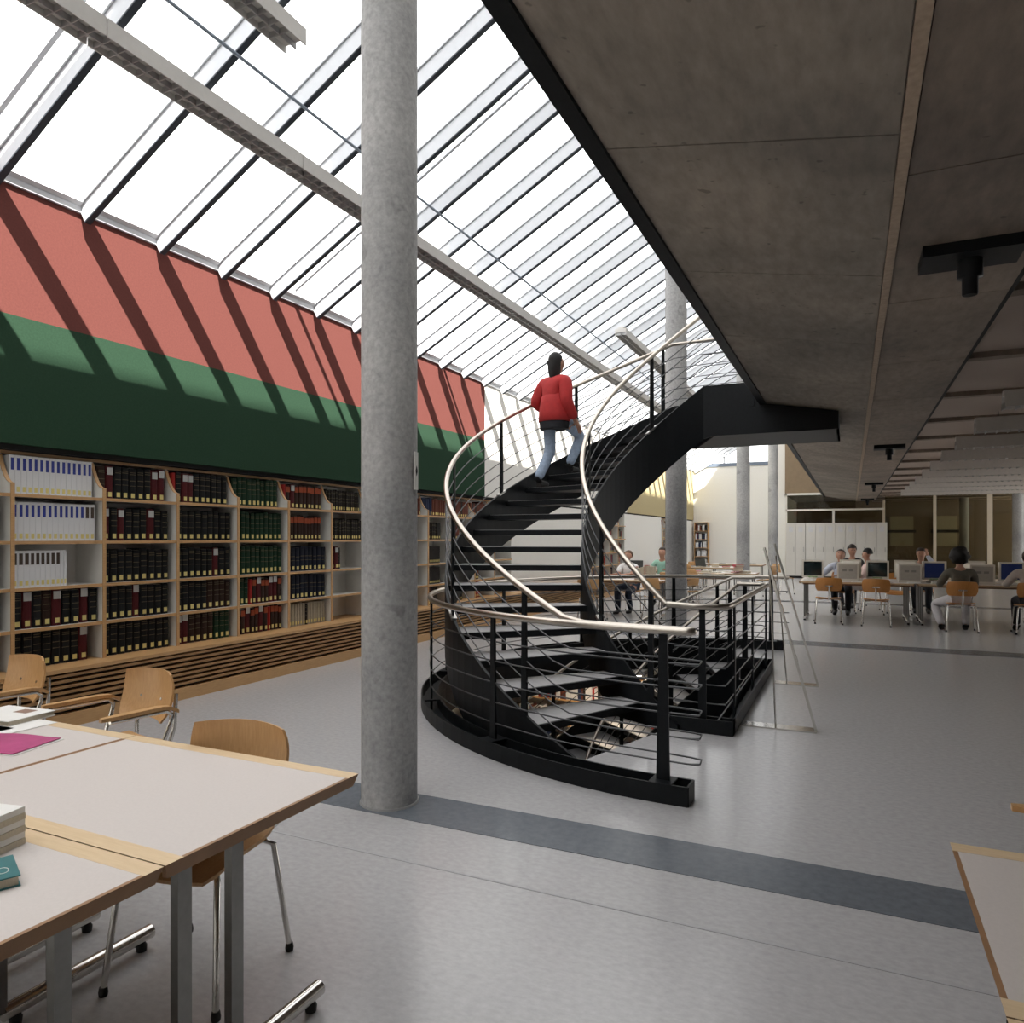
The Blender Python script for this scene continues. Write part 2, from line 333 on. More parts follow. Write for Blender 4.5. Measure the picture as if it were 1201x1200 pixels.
# ---- basement below the opening
bf = struct(MB().box(-6.6, 3.0, 2.5, 13.0, -3.47, -3.27).build('floor_basement', LINO))
for nm, a in (('wall_basement_left', (-6.6, -6.5, 2.5, 13, -3.27, -.3)), ('wall_basement_right', (2.9, 3.0, 2.5, 13, -3.27, -.3)), ('wall_basement_front', (-6.6, 3, 2.4, 2.5, -3.27, -.3)), ('wall_basement_back', (-6.6, 3, 13, 13.1, -3.27, -.3))):
    struct(MB().box(*a).build(nm, WHITE))
def ringceil():
    bm = bmesh.new(); ov = [bm.verts.new((x, y, -.3)) for x, y in ((-6.6, 2.5), (3, 2.5), (3, 13), (-6.6, 13))]; hv = [bm.verts.new((x, y, -.3)) for x, y in hole]
    ed = [bm.edges.new((ov[i], ov[(i + 1) % 4])) for i in range(4)] + [bm.edges.new((hv[i], hv[(i + 1) % len(hv)])) for i in range(len(hv))]
    bmesh.ops.triangle_fill(bm, use_beauty=True, use_dissolve=False, edges=ed)
    me = bpy.data.meshes.new('ceiling_basement'); bm.to_mesh(me); bm.free(); me.materials.append(CONC); return struct(link('ceiling_basement', me))
ringceil()

# ================================================================ COLUMNS
def column(loc, z1, label, r=.163):
    c = empty('concrete_column', loc); tag(c, label, 'column', 'round concrete columns')
    MB().lathe([(r, 0), (r, z1)], 0, 0, 48).build('shaft', COLM, c)
    a = R(205); MB().box(-.004, .004, -.003, .003, 0, z1).build('formwork_seam', CONC, c).location = (r * cos(a), r * sin(a), 0)
    MB().lathe([(r + .012, 0), (r + .008, .012)], 0, 0, 40).build('base_joint', solid('seal_grey', (.28, .28, .28), .6), c)
    return c
near_col = column((-2.46, 3.53, .0), roofz(-2.46) - .19, 'thick round grey concrete column in the foreground by the table end')
column((-2.46, 11.2, .0), roofz(-2.46) - .19, 'round concrete column right behind the spiral staircase')
column((-2.46, 18.85, 0), roofz(-2.46) - .19, 'round concrete column beyond the stair guard, second from the end wall')
column((-2.46, 26.5, 0), roofz(-2.46) - .19, 'slim distant round concrete column nearest the white lockers')
column((4.62, 26.5, 0), 3.095, 'dim round concrete column behind the computer desks at far right')
column((4.05, 33.5, 0), 3.2, 'dark round concrete column seen through the partition glass')
sg = empty('column_sign', (-2.46, 3.53, 1.83)); tag(sg, 'small pale sign plate with black diamond on the foreground column', 'sign')
MB().bar((.17, .0, 0), (.17, .0, .22), .05, .006, up=(1, 0, 0)).build('plate', PAPER, sg)
MB().extr([(.174, -.012, .11), (.174, 0, .08), (.174, .012, .11), (.174, 0, .14)], (.002, 0, 0)).build('diamond_mark', BLACK, sg)
sg.rotation_euler.z = R(8)

# ================================================================ STAIRCASE
RI, RO = 1.712, 3.05; NS = 18; ST = R(7.5); RISE = KZ * ST; HR, HO, DEP = 1.014, .134, .645; TL = NS * ST
def ribbon(b, pts, t):       # pts: (x,y,ztop,zbot); vertical plate of thickness t
    n = len(pts); vs = []
    for i, (x, y, zt, zb) in enumerate(pts):
        p0 = pts[max(i - 1, 0)]; p1 = pts[min(i + 1, n - 1)]; dx, dy = p1[0] - p0[0], p1[1] - p0[1]; l = math.hypot(dx, dy) or 1
        nx, ny = -dy / l * t / 2, dx / l * t / 2
        vs += [(x + nx, y + ny, zb), (x - nx, y - ny, zb), (x - nx, y - ny, zt), (x + nx, y + ny, zt)]
    fs = []
    for i in range(n - 1):
        for k in range(4): fs.append((i * 4 + k, i * 4 + (k + 1) % 4, i * 4 + 4 + (k + 1) % 4, i * 4 + 4 + k))
    fs += [(0, 1, 2, 3), ((n - 1) * 4 + 3, (n - 1) * 4 + 2, (n - 1) * 4 + 1, (n - 1) * 4)]
    return b.add(vs, fs)
def frange(a, b, n): return [a + (b - a) * i / n for i in range(n + 1)]
def post(parent, x, y, z0, z1, tx, ty, w0=.062, w1=.042, t=.018):   # flat tapering bar, (tx,ty)=tangent
    nx, ny = -ty, tx
    q = lambda w, z: [(x - tx * w / 2 - nx * t / 2, y - ty * w / 2 - ny * t / 2, z), (x + tx * w / 2 - nx * t / 2, y + ty * w / 2 - ny * t / 2, z), (x + tx * w / 2 + nx * t / 2, y + ty * w / 2 + ny * t / 2, z), (x - tx * w / 2 + nx * t / 2, y - ty * w / 2 + ny * t / 2, z)]
    MB().hexa(q(w0, z0), q(w1, z1)).build('post', BLACKM, parent)
def tang(th): a = T0 - th; return (sin(a), -cos(a))
stair = empty('spiral_staircase', (-1.6, 5.0, 0), local=False)
tag(stair, 'curved black steel staircase with open treads and stainless handrails', 'staircase')
def stringer(parent, r, th0, th1, zo, tail, clipfloor):
    pts = []
    for th in frange(th0, th1, 44):
        zt = KZ * th + HO + zo; zb = KZ * th + HO - DEP + zo
        if clipfloor: zb = max(zb, .003); zt = max(zt, .02)
        pts.append((*hp(r, th, 0)[:2], zt, zb))
    pts += tail
    return ribbon(MB(), pts, .022).build('stringer', BLACKM, parent)
ZL = KZ * TL; zt, zb = ZL + HO, ZL + HO - DEP + .03
def clip(x, y): return (x, y, min(zt, soffit(x) - .012) if x > -.99 else zt, zb)
yi = hp(RI, TL, 0)[1]; yo = hp(RO, TL, 0)[1]
stringer(stair, RI, -.06, TL, 0, [clip(x, yi) for x in (-1.5, -1.2, -1.0, -.985, -.9, -.7, -.4, -.13)], True)
stringer(stair, RO, -.088, TL, 0, [clip(x, yo) for x in (-2.1, -1.6, -1.2, -1.0, -.985, -.9, -.7, -.4, -.13)], True)
p0 = hp(RI, TL, 0); p1 = hp(RO, TL, 0)
MB().prism([(p0[0], p0[1]), (-.99, yi), (-.99, yo), (p1[0], p1[1])], ZL - .05, ZL).build('landing', BLACKM, stair)
MB().prism([(-1.5, yi), (-.13, yi), (-.13, yo), (-1.95, yo)], zb, zb + .02).build('landing_soffit', BLACKM, stair)
MB().box(-.15, -.13, yi, yo, zb, soffit(-.13) - .015).build('landing_end_plate', BLACKM, stair)
for x in (-1.06,): MB().box(x - .02, x + .02, yi - .03, yi - .011, ZL - .16, zt - .01).build('bracket', BLACKM, stair)
INL = solid('tread_lino_grey', (.36, .355, .36), .4)
def tread(parent, th, z, dx=0):
    t1 = th + ST + .028
    q = lambda r, t, zz: (*hp(r, t, 0)[:2], zz)
    b = MB().hexa([q(RI + .012, th, z - .055), q(RO - .012, th, z - .055), q(RO - .012, t1, z - .055), q(RI + .012, t1, z - .055)],
                  [q(RI + .012, th, z), q(RO - .012, th, z), q(RO - .012, t1, z), q(RI + .012, t1, z)])
    o = b.build('tread', BLACKM, parent)
    MB().hexa([q(RI + .03, th + .008, z), q(RO - .03, th + .006, z), q(RO - .03, t1, z), q(RI + .03, t1, z)],
              [q(RI + .03, th + .008, z + .004), q(RO - .03, th + .006, z + .004), q(RO - .03, t1, z + .004), q(RI + .03, t1, z + .004)]).build('tread_covering', INL, o)
for k in range(1, NS): tread(stair, k * ST, k * RISE)
HS = [.227, .376, .515, .67, .81]
def hlx(r, h, a, b, n=40, zo=0): return [hp(r, t, KZ * t + h + zo) for t in frange(a, b, n)]
# outer handrail: landing -> helix -> level run -> turns back
arc = lambda r, a0, a1, z, n: [(XC + r * cos(R(a)), YC + r * sin(R(a)), z) for a in frange(a0, a1, n)]
RG = 3.2
t_out = [(-1.0, yo, ZL + HR), (-1.6, yo, ZL + HR)] + hlx(RO, HR, TL - .01, .0, 48) + arc(RG - .052, 257, 268, 1.0, 5) + \
    [(-.90, YC - 3.148, 1.0), (-.885, YC - 3.148, 1.0)] + [(-.872 + .03 * cos(t), YC - 3.174 + .026 * sin(t), 1.0) for t in frange(pi / 2, -pi / 2, 10)] + [(-.885, YC - RG, 1.0), (-.91, YC - RG, 1.0)]
MB().tube(t_out, .024, 12).build('handrail', STEEL, stair)
t_in = [(-1.0, yi, ZL + HR)] + hlx(RI, HR, TL, .0, 44)
MB().tube(t_in, .024, 12).build('handrail', STEEL, stair)
for h in HS:
    MB().tube([(-1.0, yo, ZL + h + .02), (-1.6, yo, ZL + h + .02)] + hlx(RO, h, TL, .03, 40) + arc(RO + .03, 254, 267, h + .01, 5) + [(-.86, YC - RO - .05, h + .01), (-.80, YC - RO - .07, h + .01), (-.80, YC - RG + .02, h), (-.86, YC - RG, h)], .0055, 6).build('rod', ROD, stair)
    MB().tube([(-1.0, yi, ZL + h + .02)] + hlx(RI, h, TL, .02, 36) + [(-1.1, 5.87, h), (-.9, 5.87, h)], .0055, 6).build('rod', ROD, stair)
for d in (7, 31, 56, 81, 107, 132):
    th = R(d); x, y, _ = hp(RO, th, 0); post(stair, x, y, max(.1, KZ * th - .15), KZ * th + HR - .015, *tang(th))
for d in (5, 27, 70, 112):
    th = R(d); x, y, _ = hp(RI, th, 0); post(stair, x, y, max(.1, KZ * th - .15), KZ * th + HR - .015, *tang(th))
for d, r in ((81, RO), (107, RO), (31, RO), (112, RI), (27, RI)):
    th = R(d); x, y, _ = hp(r, th, 0); tx, ty = tang(th)
    MB().bar((x - tx * .07, y - ty * .07, KZ * th + HO + .0 - .07 * 1.388 / r), (x + tx * .07, y + ty * .07, KZ * th + HO + .07 * 1.388 / r), .05, .02).build('post_clamp', DSTEEL, stair)
# ---- guard railing round the opening
gd = empty('guard_railing', (-3.2, 5.2, 0), local=False); tag(gd, 'stainless guard rail curving round the stair opening on a black channel curb', 'railing')
def channel(pts, w, parent):
    for off, nm in ((-w / 2, 'curb_plate'), (w / 2, 'curb_plate')):
        q = []
        for i, (x, y) in enumerate(pts):
            p0 = pts[max(i - 1, 0)]; p1 = pts[min(i + 1, len(pts) - 1)]; dx, dy = p1[0] - p0[0], p1[1] - p0[1]; l = math.hypot(dx, dy)
            q.append((x - dy / l * off, y + dx / l * off, .115, .0))
        ribbon(MB(), q, .014).build(nm, BLACKM, parent)
    ribbon(MB(), [(x, y, .02, .0) for x, y in pts], w).build('curb_base', BLACKM, parent)
    for a, b in ((pts[0], pts[1]), (pts[-1], pts[-2])):
        dx, dy = b[0] - a[0], b[1] - a[1]; l = math.hypot(dx, dy); nx, ny = -dy / l * w / 2, dx / l * w / 2
        ribbon(MB(), [(a[0] - nx, a[1] - ny, .115, 0), (a[0] + nx, a[1] + ny, .115, 0)], .014).build('curb_end', BLACKM, parent)
gpts = [(XC + RG * cos(R(a)), YC + RG * sin(R(a))) for a in frange(269.9, 90.1, 60)]
channel(gpts, .15, gd)
MB().tube(arc(RG, 269.1, 90.5, 1.0, 60) + [(-.78, YC + RG, 1.0)], .024, 12).build('handrail', STEEL, gd)
for h in HS: MB().tube([(-.80, YC - RG, h)] + arc(RG, 269.5, 90.5, h, 54) + [(-.78, YC + RG, h)], .0055, 6).build('rod', ROD, gd)
for a in (267, 242.5, 217, 192, 167, 142, 117, 93):
    x, y = XC + RG * cos(R(a)), YC + RG * sin(R(a)); post(gd, x, y, .02, .985, -sin(R(a)), cos(R(a)), .085 if a == 267 else .07, .05 if a == 267 else .042)
    MB().bar((x + sin(R(a)) * .07, y - cos(R(a)) * .07, .11), (x - sin(R(a)) * .07, y + cos(R(a)) * .07, .11), .15, .012).build('post_foot', BLACKM, gd)
# ---- inner guard
gi = empty('guard_railing', (-.9, 7.4, 0), local=False); tag(gi, 'straight inner guard rail of the stair opening beside the easels', 'railing')
ipts = [(-1.36, 5.87), (-1.1, 5.87), (-.92, 5.87), (-.91, 5.9), (-.91, 7), (-.91, 8.9), (-.92, 8.98), (-1.0, 8.99), (-1.25, 8.99)]
MB().tube([hp(RI, 0, 1.014), (-1.15, 5.85, 1.0), (-.98, 5.86, 1.0), (-.9, 5.93, 1.0), (-.885, 6.05, 1.0), (-.885, 8.85, 1.0), (-.90, 8.93, 1.0), (-.98, 8.96, 1.0), (-1.24, 8.97, 1.0)], .024, 12).build('handrail', STEEL, gi)
for h in HS: MB().tube([(-1.3, 5.87, h), (-.96, 5.87, h), (-.9, 5.93, h), (-.9, 8.9, h), (-.96, 8.98, h), (-1.24, 8.98, h)], .0055, 6).build('rod', ROD, gi)
channel([(-1.36, 5.87), (-.84, 5.87)], .11, gi); channel([(-.895, 5.82), (-.895, 9.04)], .11, gi); channel([(-.9, 8.99), (-1.25, 8.99)], .1, gi)
for x, y, tx, ty in ((-1.08, 5.87, 1, 0), (-.9, 6.35, 0, 1), (-.9, 7.6, 0, 1), (-.9, 8.85, 0, 1), (-1.15, 8.98, 1, 0)): post(gi, x, y, .02, .985, tx, ty, .07, .045)
# ---- lower flight
lo = empty('lower_staircase', (-1.6, 9.5, 0), local=False); tag(lo, 'dark lower flight of stairs descending through the floor opening', 'staircase')
TD = R(150); ZO = -KZ * TD
for r in (RI + .02, RO - .06): stringer(lo, r, TD - NS * ST, TD - .01, ZO, [], False)
for k in range(1, NS): tread(lo, TD - k * ST, -k * RISE)
for r, y in ((RI + .06, 8.98), (RO - .1, 10.37)):
    MB().tube([(-1.2, y, 1.0)] + hlx(r, 1.0, TD - .0, TD - NS * ST, 40, ZO), .019, 8).build('handrail', STEEL, lo)
    for h in HS: MB().tube(hlx(r, h, TD, TD - NS * ST, 32, ZO), .0055, 5).build('rod', ROD, lo)
    for d in (146, 122, 98, 74, 50, 26): th = R(d); x, yy, _ = hp(r, th, 0); z = KZ * th + ZO; post(lo, x, yy, z, z + .985, *tang(th))

# ================================================================ BOOK WALL
BW = .7755; Y0 = 3.48; XF = -6.02; SZ = [1.905, 1.525, 1.145, .81, .484]
def bookcase_proto():
    b = empty('bookcase', (XF, 0, 0))
    def divider(y):
        cv = [(-.17 * t, 1.99 + .235 * t ** 2.1) for t in frange(0, 1, 7)]
        prof = [(0, .484)] + cv + [(-.17, 2.256), (-.375, 2.256), (-.375, .484)]
        d = MB().extr([(x, y - .012, z) for x, z in prof], (0, .024, 0)).build('divider', SHELFW, b)
        e = MB(); line = [(0, .484)] + cv
        for (xa, za), (xb, zb_) in zip(line, line[1:]): e.hexa([(xa, y - .015, za), (xa + .01, y - .015, za), (xa + .01, y + .015, za), (xa, y + .015, za)], [(xb, y - .015, zb_), (xb + .01, y - .015, zb_), (xb + .01, y + .015, zb_), (xb, y + .015, zb_)])
        e.build('edge_band', WOODY, d)
    divider(0)
    for z in SZ[:4]:
        s = MB().box(-.375, -.012, .012, BW - .012, z - .024, z).build('shelf', SHELFW, b)
        MB().box(-.012, .0, .012, BW - .012, z - .026, z + .001).build('edge_band', WOODY, s)
    t = MB().box(-.375, -.18, 0, BW, 2.236, 2.258).build('top_board', SHELFW, b); MB().box(-.18, -.165, 0, BW, 2.234, 2.26).build('edge_band', WOODY, t)
    MB().box(-.39, -.375, 0, BW, .484, 2.256).build('back_panel', SHELFW, b)
    return b
proto = bookcase_proto()
bayname = {-2: 'hidden bay left of the frame edge', -1: 'cropped leftmost bay', 0: 'binder bay'}
for i in range(1, 6): bayname[i] = ORD[i - 1] + ' bay right of binders'
for i in range(6, 12): bayname[i] = ORD[i - 6] + ' bay behind the column'
BAYS = [(k, Y0 + BW * k) for k in range(-3, 12)] + [(20 + k, 17.55 + BW * k) for k in range(4)] + [(30 + k, 25.25 + BW * k) for k in range(3)]
for i in range(4): bayname[20 + i] = ORD[i] + ' bay of the distant white wall shelves'
for i in range(3): bayname[30 + i] = ORD[i] + ' bay under the far end of yellow panel'
bayname[-3] = 'second hidden bay left of the frame edge'
for n, (k, y) in enumerate(BAYS):
    o = proto if n == 0 else copy_tree(proto)
    o.location = (XF, y, 0); tag(o, 'white and beech built-in bookcase, ' + bayname[k], 'bookcase', 'built-in bookcase bays')
# plinth bench with slats
bn = empty('slatted_plinth', (-6.1, 8, 0), local=False); tag(bn, 'long low beech plinth with dark horizontal slots under the bookcases', 'plinth')
MB().box(-6.40, -5.785, 1.15, 12.82, .452, .484).box(-6.055, -5.785, 12.82, 17.51, .452, .484).box(-6.40, -5.785, 17.51, 20.6, .452, .484).build('top_board', WOODY, bn)
MB().box(-6.40, -5.86, 1.15, 12.82, .0, .452).box(-6.055, -5.86, 12.82, 17.51, .0, .452).box(-6.40, -5.86, 17.51, 20.6, .0, .452).build('dark_backing', BLACK, bn)
MB().box(-5.86, -5.79, 1.15, 20.6, .0, .115).build('kick_board', WOODY, bn)
SLW = mat('slat_brown', (.36, .20, .085), .5, col2=(.29, .155, .06), scale=9, stretch=(14, 1.2, 14))
for i in range(7): MB().box(-5.86, -5.795, 1.15, 20.6, .142 + .0452 * i, .142 + .0452 * i + .023).build('slat', SLW, bn)
# books
PLAN = [(-1, 0), (-.08, 0), (-.02, .13), (0, .33), (0, .67), (-.02, .87), (-.08, 1), (-1, 1)]
def book_mesh(name, cover, band=None, top=None):
    b = MB(); n = 8
    b.add([(x, y, 0) for x, y in PLAN] + [(x, y, 1) for x, y in PLAN], [tuple(range(8))[::-1]] + [(i, (i + 1) % 8, 8 + (i + 1) % 8, 8 + i) for i in range(8)], 0)
    b.add([(x, y, 1) for x, y in PLAN], [tuple(range(8))], 1)
    if band:
        for z0, z1 in band: b.box(-.03, .004, .12, .88, z0, z1, 2)
    if top is not None: b.box(-.04, .005, .06, .94, .70, .93, 3)
    return b.mesh(name, [cover, PAGES, GOLD, top if top is not None else cover])
BK = lambda c: solid('cover_%d_%d_%d' % tuple(int(x * 1000) for x in c), c, .6, var=.2, scale=12, spec=.15)
OTOP = BK((.33, .07, .03))
BANDS = [(.80, .82), (.86, .88), (.60, .62), (.44, .455)]
KIND = {
 'k': ('black bound volume', book_mesh('book', BK((.011, .011, .012)), BANDS), .30, .078),
 'K': ('dark brown bound volume', book_mesh('book', BK((.03, .016, .012)), BANDS), .30, .078),
 'm': ('maroon volume with white title label', book_mesh('book', BK((.075, .012, .014))), .305, .078),
 'g': ('dark green volume', book_mesh('book', BK((.012, .033, .018)), BANDS), .31, .068),
 'o': ('brown volume with red title panel', book_mesh('book', BK((.035, .018, .014)), None, OTOP), .29, .066),
 'r': ('bright red volume', book_mesh('book', BK((.30, .022, .018))), .285, .05),
 'n': ('navy volume', book_mesh('book', BK((.010, .012, .022)), BANDS[2:]), .295, .072),
 's': ('thin pale grey volume', book_mesh('book', BK((.36, .32, .25))), .27, .042),
 't': ('thin dark volume', book_mesh('book', BK((.02, .016, .014)), BANDS), .27, .05),
 'b': ('reddish brown volume', book_mesh('book', BK((.12, .035, .022))), .27, .06),
 'u': ('dark blue volume', book_mesh('book', BK((.02, .03, .07))), .28, .06),
}
lab_m = MB().box(-.01, .009, .27, .73, .07, .21).mesh('spine_label', [STICK])
ttl_m = MB().box(-.02, .008, .12, .88, .73, .95).mesh('title_label', [TITLE])
nobook = [0]
def put_book(k, bay, y, si, idx, label=True, fs=1):
    nm, me, h, t = KIND[k]; t *= fs * random.uniform(.96, 1.03); h *= random.uniform(.96, 1.04)
    z = SZ[si]; x = XF - (.10 if si == 0 else .045) - random.uniform(0, .015)
    o = link('book', me); o.location = (x, y, z + .001); o.scale = (.2, t, h)
    tag(o, '%s, %s from left, %s shelf, %s' % (nm, ORD[min(idx, 19)], ['top', 'second', 'middle', 'fourth', 'bottom'][si], bayname[bay]), 'book', 'volumes in the wall bookcases')
    if label: link('spine_label', lab_m, o)
    if k == 'm': link('title_label', ttl_m, o)
    nobook[0] += 1; return y + t + .003
CONTENT = {
 -1: ['', '   kkkk', '   kmkk', '   kkkk', '   kkkk'],
 1: ['Kmkkkkkmm', 'mkmkkkmkk', 'kkkkkkkkk', 'kkkkmkkkk', 'kkkkkkkkk'],
 2: ['rkmmkkkkkk', 'kkkkkkkkk', 'kkkkkkmkk', 'kkkkkKKKK', 'mmKKKKggg'],
 3: ['gggggggggg', 'gggggggggg', 'gggggggggg', 'gggromoommo', 'momoomorooo'],
 4: ['romooooooo', 'oooooooooo ', 'nnnnnnnnn', 'nnnnnnnnn', 'ssssssstsssssss'],
 5: ['tttttttttttttt', 'tttttttttttttt', 'ttmt', '', ''],
 6: ['tttttt', '', '', '', ''],
 7: ['bbbbuuubbbb', 'bbbbbbt', 'bbbb', 'uuuuuu', 'uuuuut'],
 8: ['uuuubbbbbb', 'bbtttttt', 'tttttttt', 'tttttttt', 'bbtttt'],
 9: ['bbbmbbtbbb', 'tttbb', 'bbbbbb', 'ttttt', 'rrbbttt'],
 10: ['btbtbbbmb', 'gg', 'bbb', 'tttb', 'bbrrb'],
 11: ['bbtt', 'bb', 'u', 'tt', 'rbb'],
}
rest = MB()
def rest_book(bay_y, y, si, t, h, mi):
    x = XF - (.1 if si == 0 else .05); z = SZ[si] + .001
    rest.box(x - .2, x, bay_y + y, bay_y + y + t, z, z + h, mi); rest.box(x - .01, x + .0015, bay_y + y + t * .25, bay_y + y + t * .75, z + .02, z + .055, 5)
RM = {'b': 0, 'u': 1, 't': 2, 'r': 3, 'g': 2, 's': 4, 'm': 0}
for k, y in BAYS:
    if k in CONTENT:
        for si, row in enumerate(CONTENT[k]):
            yy = .022; idx = 0; tot = sum(KIND[c][3] + .003 for c in row if c != ' ') + .1 * row.count(' '); fs = (.70 / tot) if tot > .6 else 1
            for ch in row:
                if ch == ' ': yy += .1; continue
                t = KIND[ch][3]
                t *= fs
                if yy + t > BW - .016: break
                if nobook[0] < 300 and k < 10: yy = put_book(ch, k, y + yy, si, idx, fs=fs) - y
                else: rest_book(y, yy, si, t, KIND[ch][2], RM.get(ch, 2)); yy += t + .003
                idx += 1
    elif k >= 20:
        for si in range(5):
            yy = .03
            while yy < BW * random.uniform(.5, .97) - .06:
                t = random.uniform(.025, .06); rest_book(y, yy, si, t, random.uniform(.2, .29), random.choice([0, 1, 2, 3, 4, 4])); yy += t + .003
o = rest.build('distant_books', [BK((.12, .035, .022)), BK((.02, .03, .07)), BK((.02, .016, .014)), BK((.30, .022, .018)), BK((.36, .32, .25)), STICK])
tag(o, 'rows of small distant books on the shelves beyond the staircase', 'books', kind='stuff')
# binders in the first bay
BINW = solid('binder_white', (.66, .66, .67), .45, var=.03); BLUE = solid('binder_blue', (.02, .035, .25), .5); BROWN = solid('binder_label_brown', (.05, .03, .02), .5)
bin_m = MB().box(-1, 0, 0, 1, 0, 1).mesh('binder', [BINW])
bl_m = MB().box(-.02, .006, .28, .80, .62, .93).mesh('blue_label', [BLUE]); br_m = MB().box(-.02, .006, .2, .85, .62, .93).mesh('brown_label', [BROWN])
bs_m = MB().box(-.02, .006, .25, .80, .06, .19).mesh('spine_label', [STICK])
for si, row in enumerate(['w' * 15, 'w' * 13 + 'bb', 'bbb' + 'n' * 6 + 'pp']):
    yy = .02 if si else .035
    for idx, ch in enumerate(row):
        t = .0465 if ch in 'wb' else .042 if ch == 'n' else .027
        o = link('binder', bin_m); o.location = (XF - (.10 if si == 0 else .04), Y0 + yy, SZ[si] + .001); o.scale = (.24, t - .002, .315 if si < 2 else .30)
        kind = {'w': 'white binder with blue label', 'b': 'white binder with dark brown label', 'n': 'narrow white binder with dark label', 'p': 'thin plain white binder'}[ch]
        tag(o, '%s, %s from left, %s shelf of the binder bay' % (kind, ORD[idx], ['top', 'second', 'middle'][si]), 'binder', 'white binders')
        if ch == 'w': link('blue_label', bl_m, o)
        elif ch in 'bn': link('brown_label', br_m, o)
        link('spine_label', bs_m, o); yy += t
for si, row in ((3, 'kmkKmkkmkk'), (4, 'kkkkkkkm')):
    yy = .028
    for idx, ch in enumerate(row):
        if yy < BW - .1: yy = put_book(ch, 0, Y0 + yy, si, idx) - Y0
# bookcase at the end wall and basement bookcase
def free_case(name, loc, rz, w, h, n, label, seed):
    rnd = random.Random(seed); b = empty(name, loc, rz); tag(b, label, 'bookcase')
    for y in (0, w): MB().box(-.28, 0, y - .012, y + .012, 0, h).build('side_panel', WOOD, b)
    for i in range(n + 1): MB().box(-.28, 0, .012, w - .012, .06 + (h - .08) * i / n, .08 + (h - .08) * i / n).build('shelf', WOODY, b)
    MB().box(-.29, -.28, 0, w, 0, h).build('back_panel', SHELFW, b)
    bb = MB()
    for i in range(n):
        y = .03
        while y < w - .1:
            t = rnd.uniform(.03, .06); z = .08 + (h - .08) * i / n; bb.box(-.23, -.03, y, y + t, z, z + rnd.uniform(.2, .27), rnd.choice([0, 1, 2, 3, 4, 4, 4])); y += t + .002
    o = bb.build('shelved_books', [BK((.12, .035, .022)), BK((.02, .03, .07)), BK((.02, .016, .014)), BK((.30, .022, .018)), BINW], None)
    o.location = loc; o.rotation_euler.z = rz; tag(o, 'mixed books filling the ' + label, 'books', kind='stuff')
free_case('bookcase', (-5.95, 30.6, 0), R(-90), .55, 2.2, 6, 'narrow white bookcase standing at the white end wall', 1)
free_case('bookcase', (-5.7, 11.0, -3.27), R(-90), 3.4, 2.6, 6, 'beech bookcase down in the basement below the stairs', 2)
free_case('bookcase', (-2.1, 11.8, -3.27), R(-90), 2.0, 2.4, 6, 'low beech bookcase in the basement under the stair opening', 3)
bl = empty('added_basement_lamp', (-5.0, 9.9, -.36)); tag(bl, 'added bright lamp on the basement ceiling, lighting the shelves under the stairs', 'lamp')  # lamp added to brighten the basement bookcases below the stair opening
MB().box(.9, 2.4, -.12, .12, .0, .06).build('housing', LUM, bl); MB().box(.92, 2.38, -.1, .1, -.006, .0).build('diffuser', mat('added_lamp_diffuser', (1, .82, .6), .5, emit=45, var=.01), bl)

# ================================================================ LUMINAIRES
def lou_line(loc, L, label, seg=1.9):
    b = empty('linear_luminaire', loc); tag(b, label, 'luminaire', 'white linear luminaires under the skylight')
    w = .105; y = 0
    while y < L - .05:
        e = min(y + seg, L)
        MB().box(-w, w, y + .004, e - .004, .02, .095).box(-w, -w + .008, y + .004, e - .004, -.03, .02).box(w - .008, w, y + .004, e - .004, -.03, .02).box(-.05, .05, y + .004, e - .004, .095, .13).build('housing', LUM, b); y = e
    lv = MB(); n = int(L / .11)
    for i in range(n): lv.box(-w + .008, w - .008, i * .11 + .02, i * .11 + .026, -.028, .018)
    lv.box(-.004, .004, 0, L, -.028, .018)
    o = lv.build('louvre', LOUV, b); o['kind'] = 'stuff'
    for i in range(int(L / 3.8) + 1): yy = min(.4 + 3.8 * i, L - .2); MB().tube([(0, yy, .12), (0, yy, roofz(loc[0]) - loc[2] - .15)], .005, 6).build('suspension_rod', DSTEEL, b)
lou_line((-4.6, -2.5, 4.93), 24.0, 'long white louvred luminaire line hanging under the skylight')
lou_line((-3.86, -2.5, 5.33), 6.8, 'short upper luminaire under the skylight, top left, ending in mid air')
lou_line((-3.86, 12.9, 5.33), 8.0, 'upper luminaire segment under the skylight behind the stair handrails')
for i in range(11):
    y = 8.96 + 1.9 * i - 1.9
    b = empty('pendant_luminaire', (1.43, y, 2.9)); tag(b, 'grey pendant luminaire across the ribbed ceiling, ' + ORD[i] + ' from the camera', 'luminaire', 'pendant luminaires under the ribbed ceiling')
    MB().box(0, 5.6, -.05, .05, .12, .18).hexa([(0, -.12, 0), (5.6, -.12, 0), (5.6, -.11, 0), (0, -.11, 0)], [(0, -.06, .17), (5.6, -.06, .17), (5.6, -.05, .17), (0, -.05, .17)]).hexa([(0, .11, 0), (5.6, .11, 0), (5.6, .12, 0), (0, .12, 0)], [(0, .05, .17), (5.6, .05, .17), (5.6, .06, .17), (0, .06, .17)]).build('housing', LUM, b)
    lv = MB()
    for q in range(47): lv.hexa([(q * .12, -.11, -.015), (q * .12 + .006, -.11, -.015), (q * .12 + .006, .11, -.015), (q * .12, .11, -.015)], [(q * .12, -.1, .05), (q * .12 + .006, -.1, .05), (q * .12 + .006, .1, .05), (q * .12, .1, .05)])
    o = lv.build('louvre', LOUV, b); o['kind'] = 'stuff'
    for x in (.25, 2.8, 5.3): MB().tube([(x, 0, .17), (x, 0, .25)], .006, 6).build('suspension_rod', RUBBER, b)
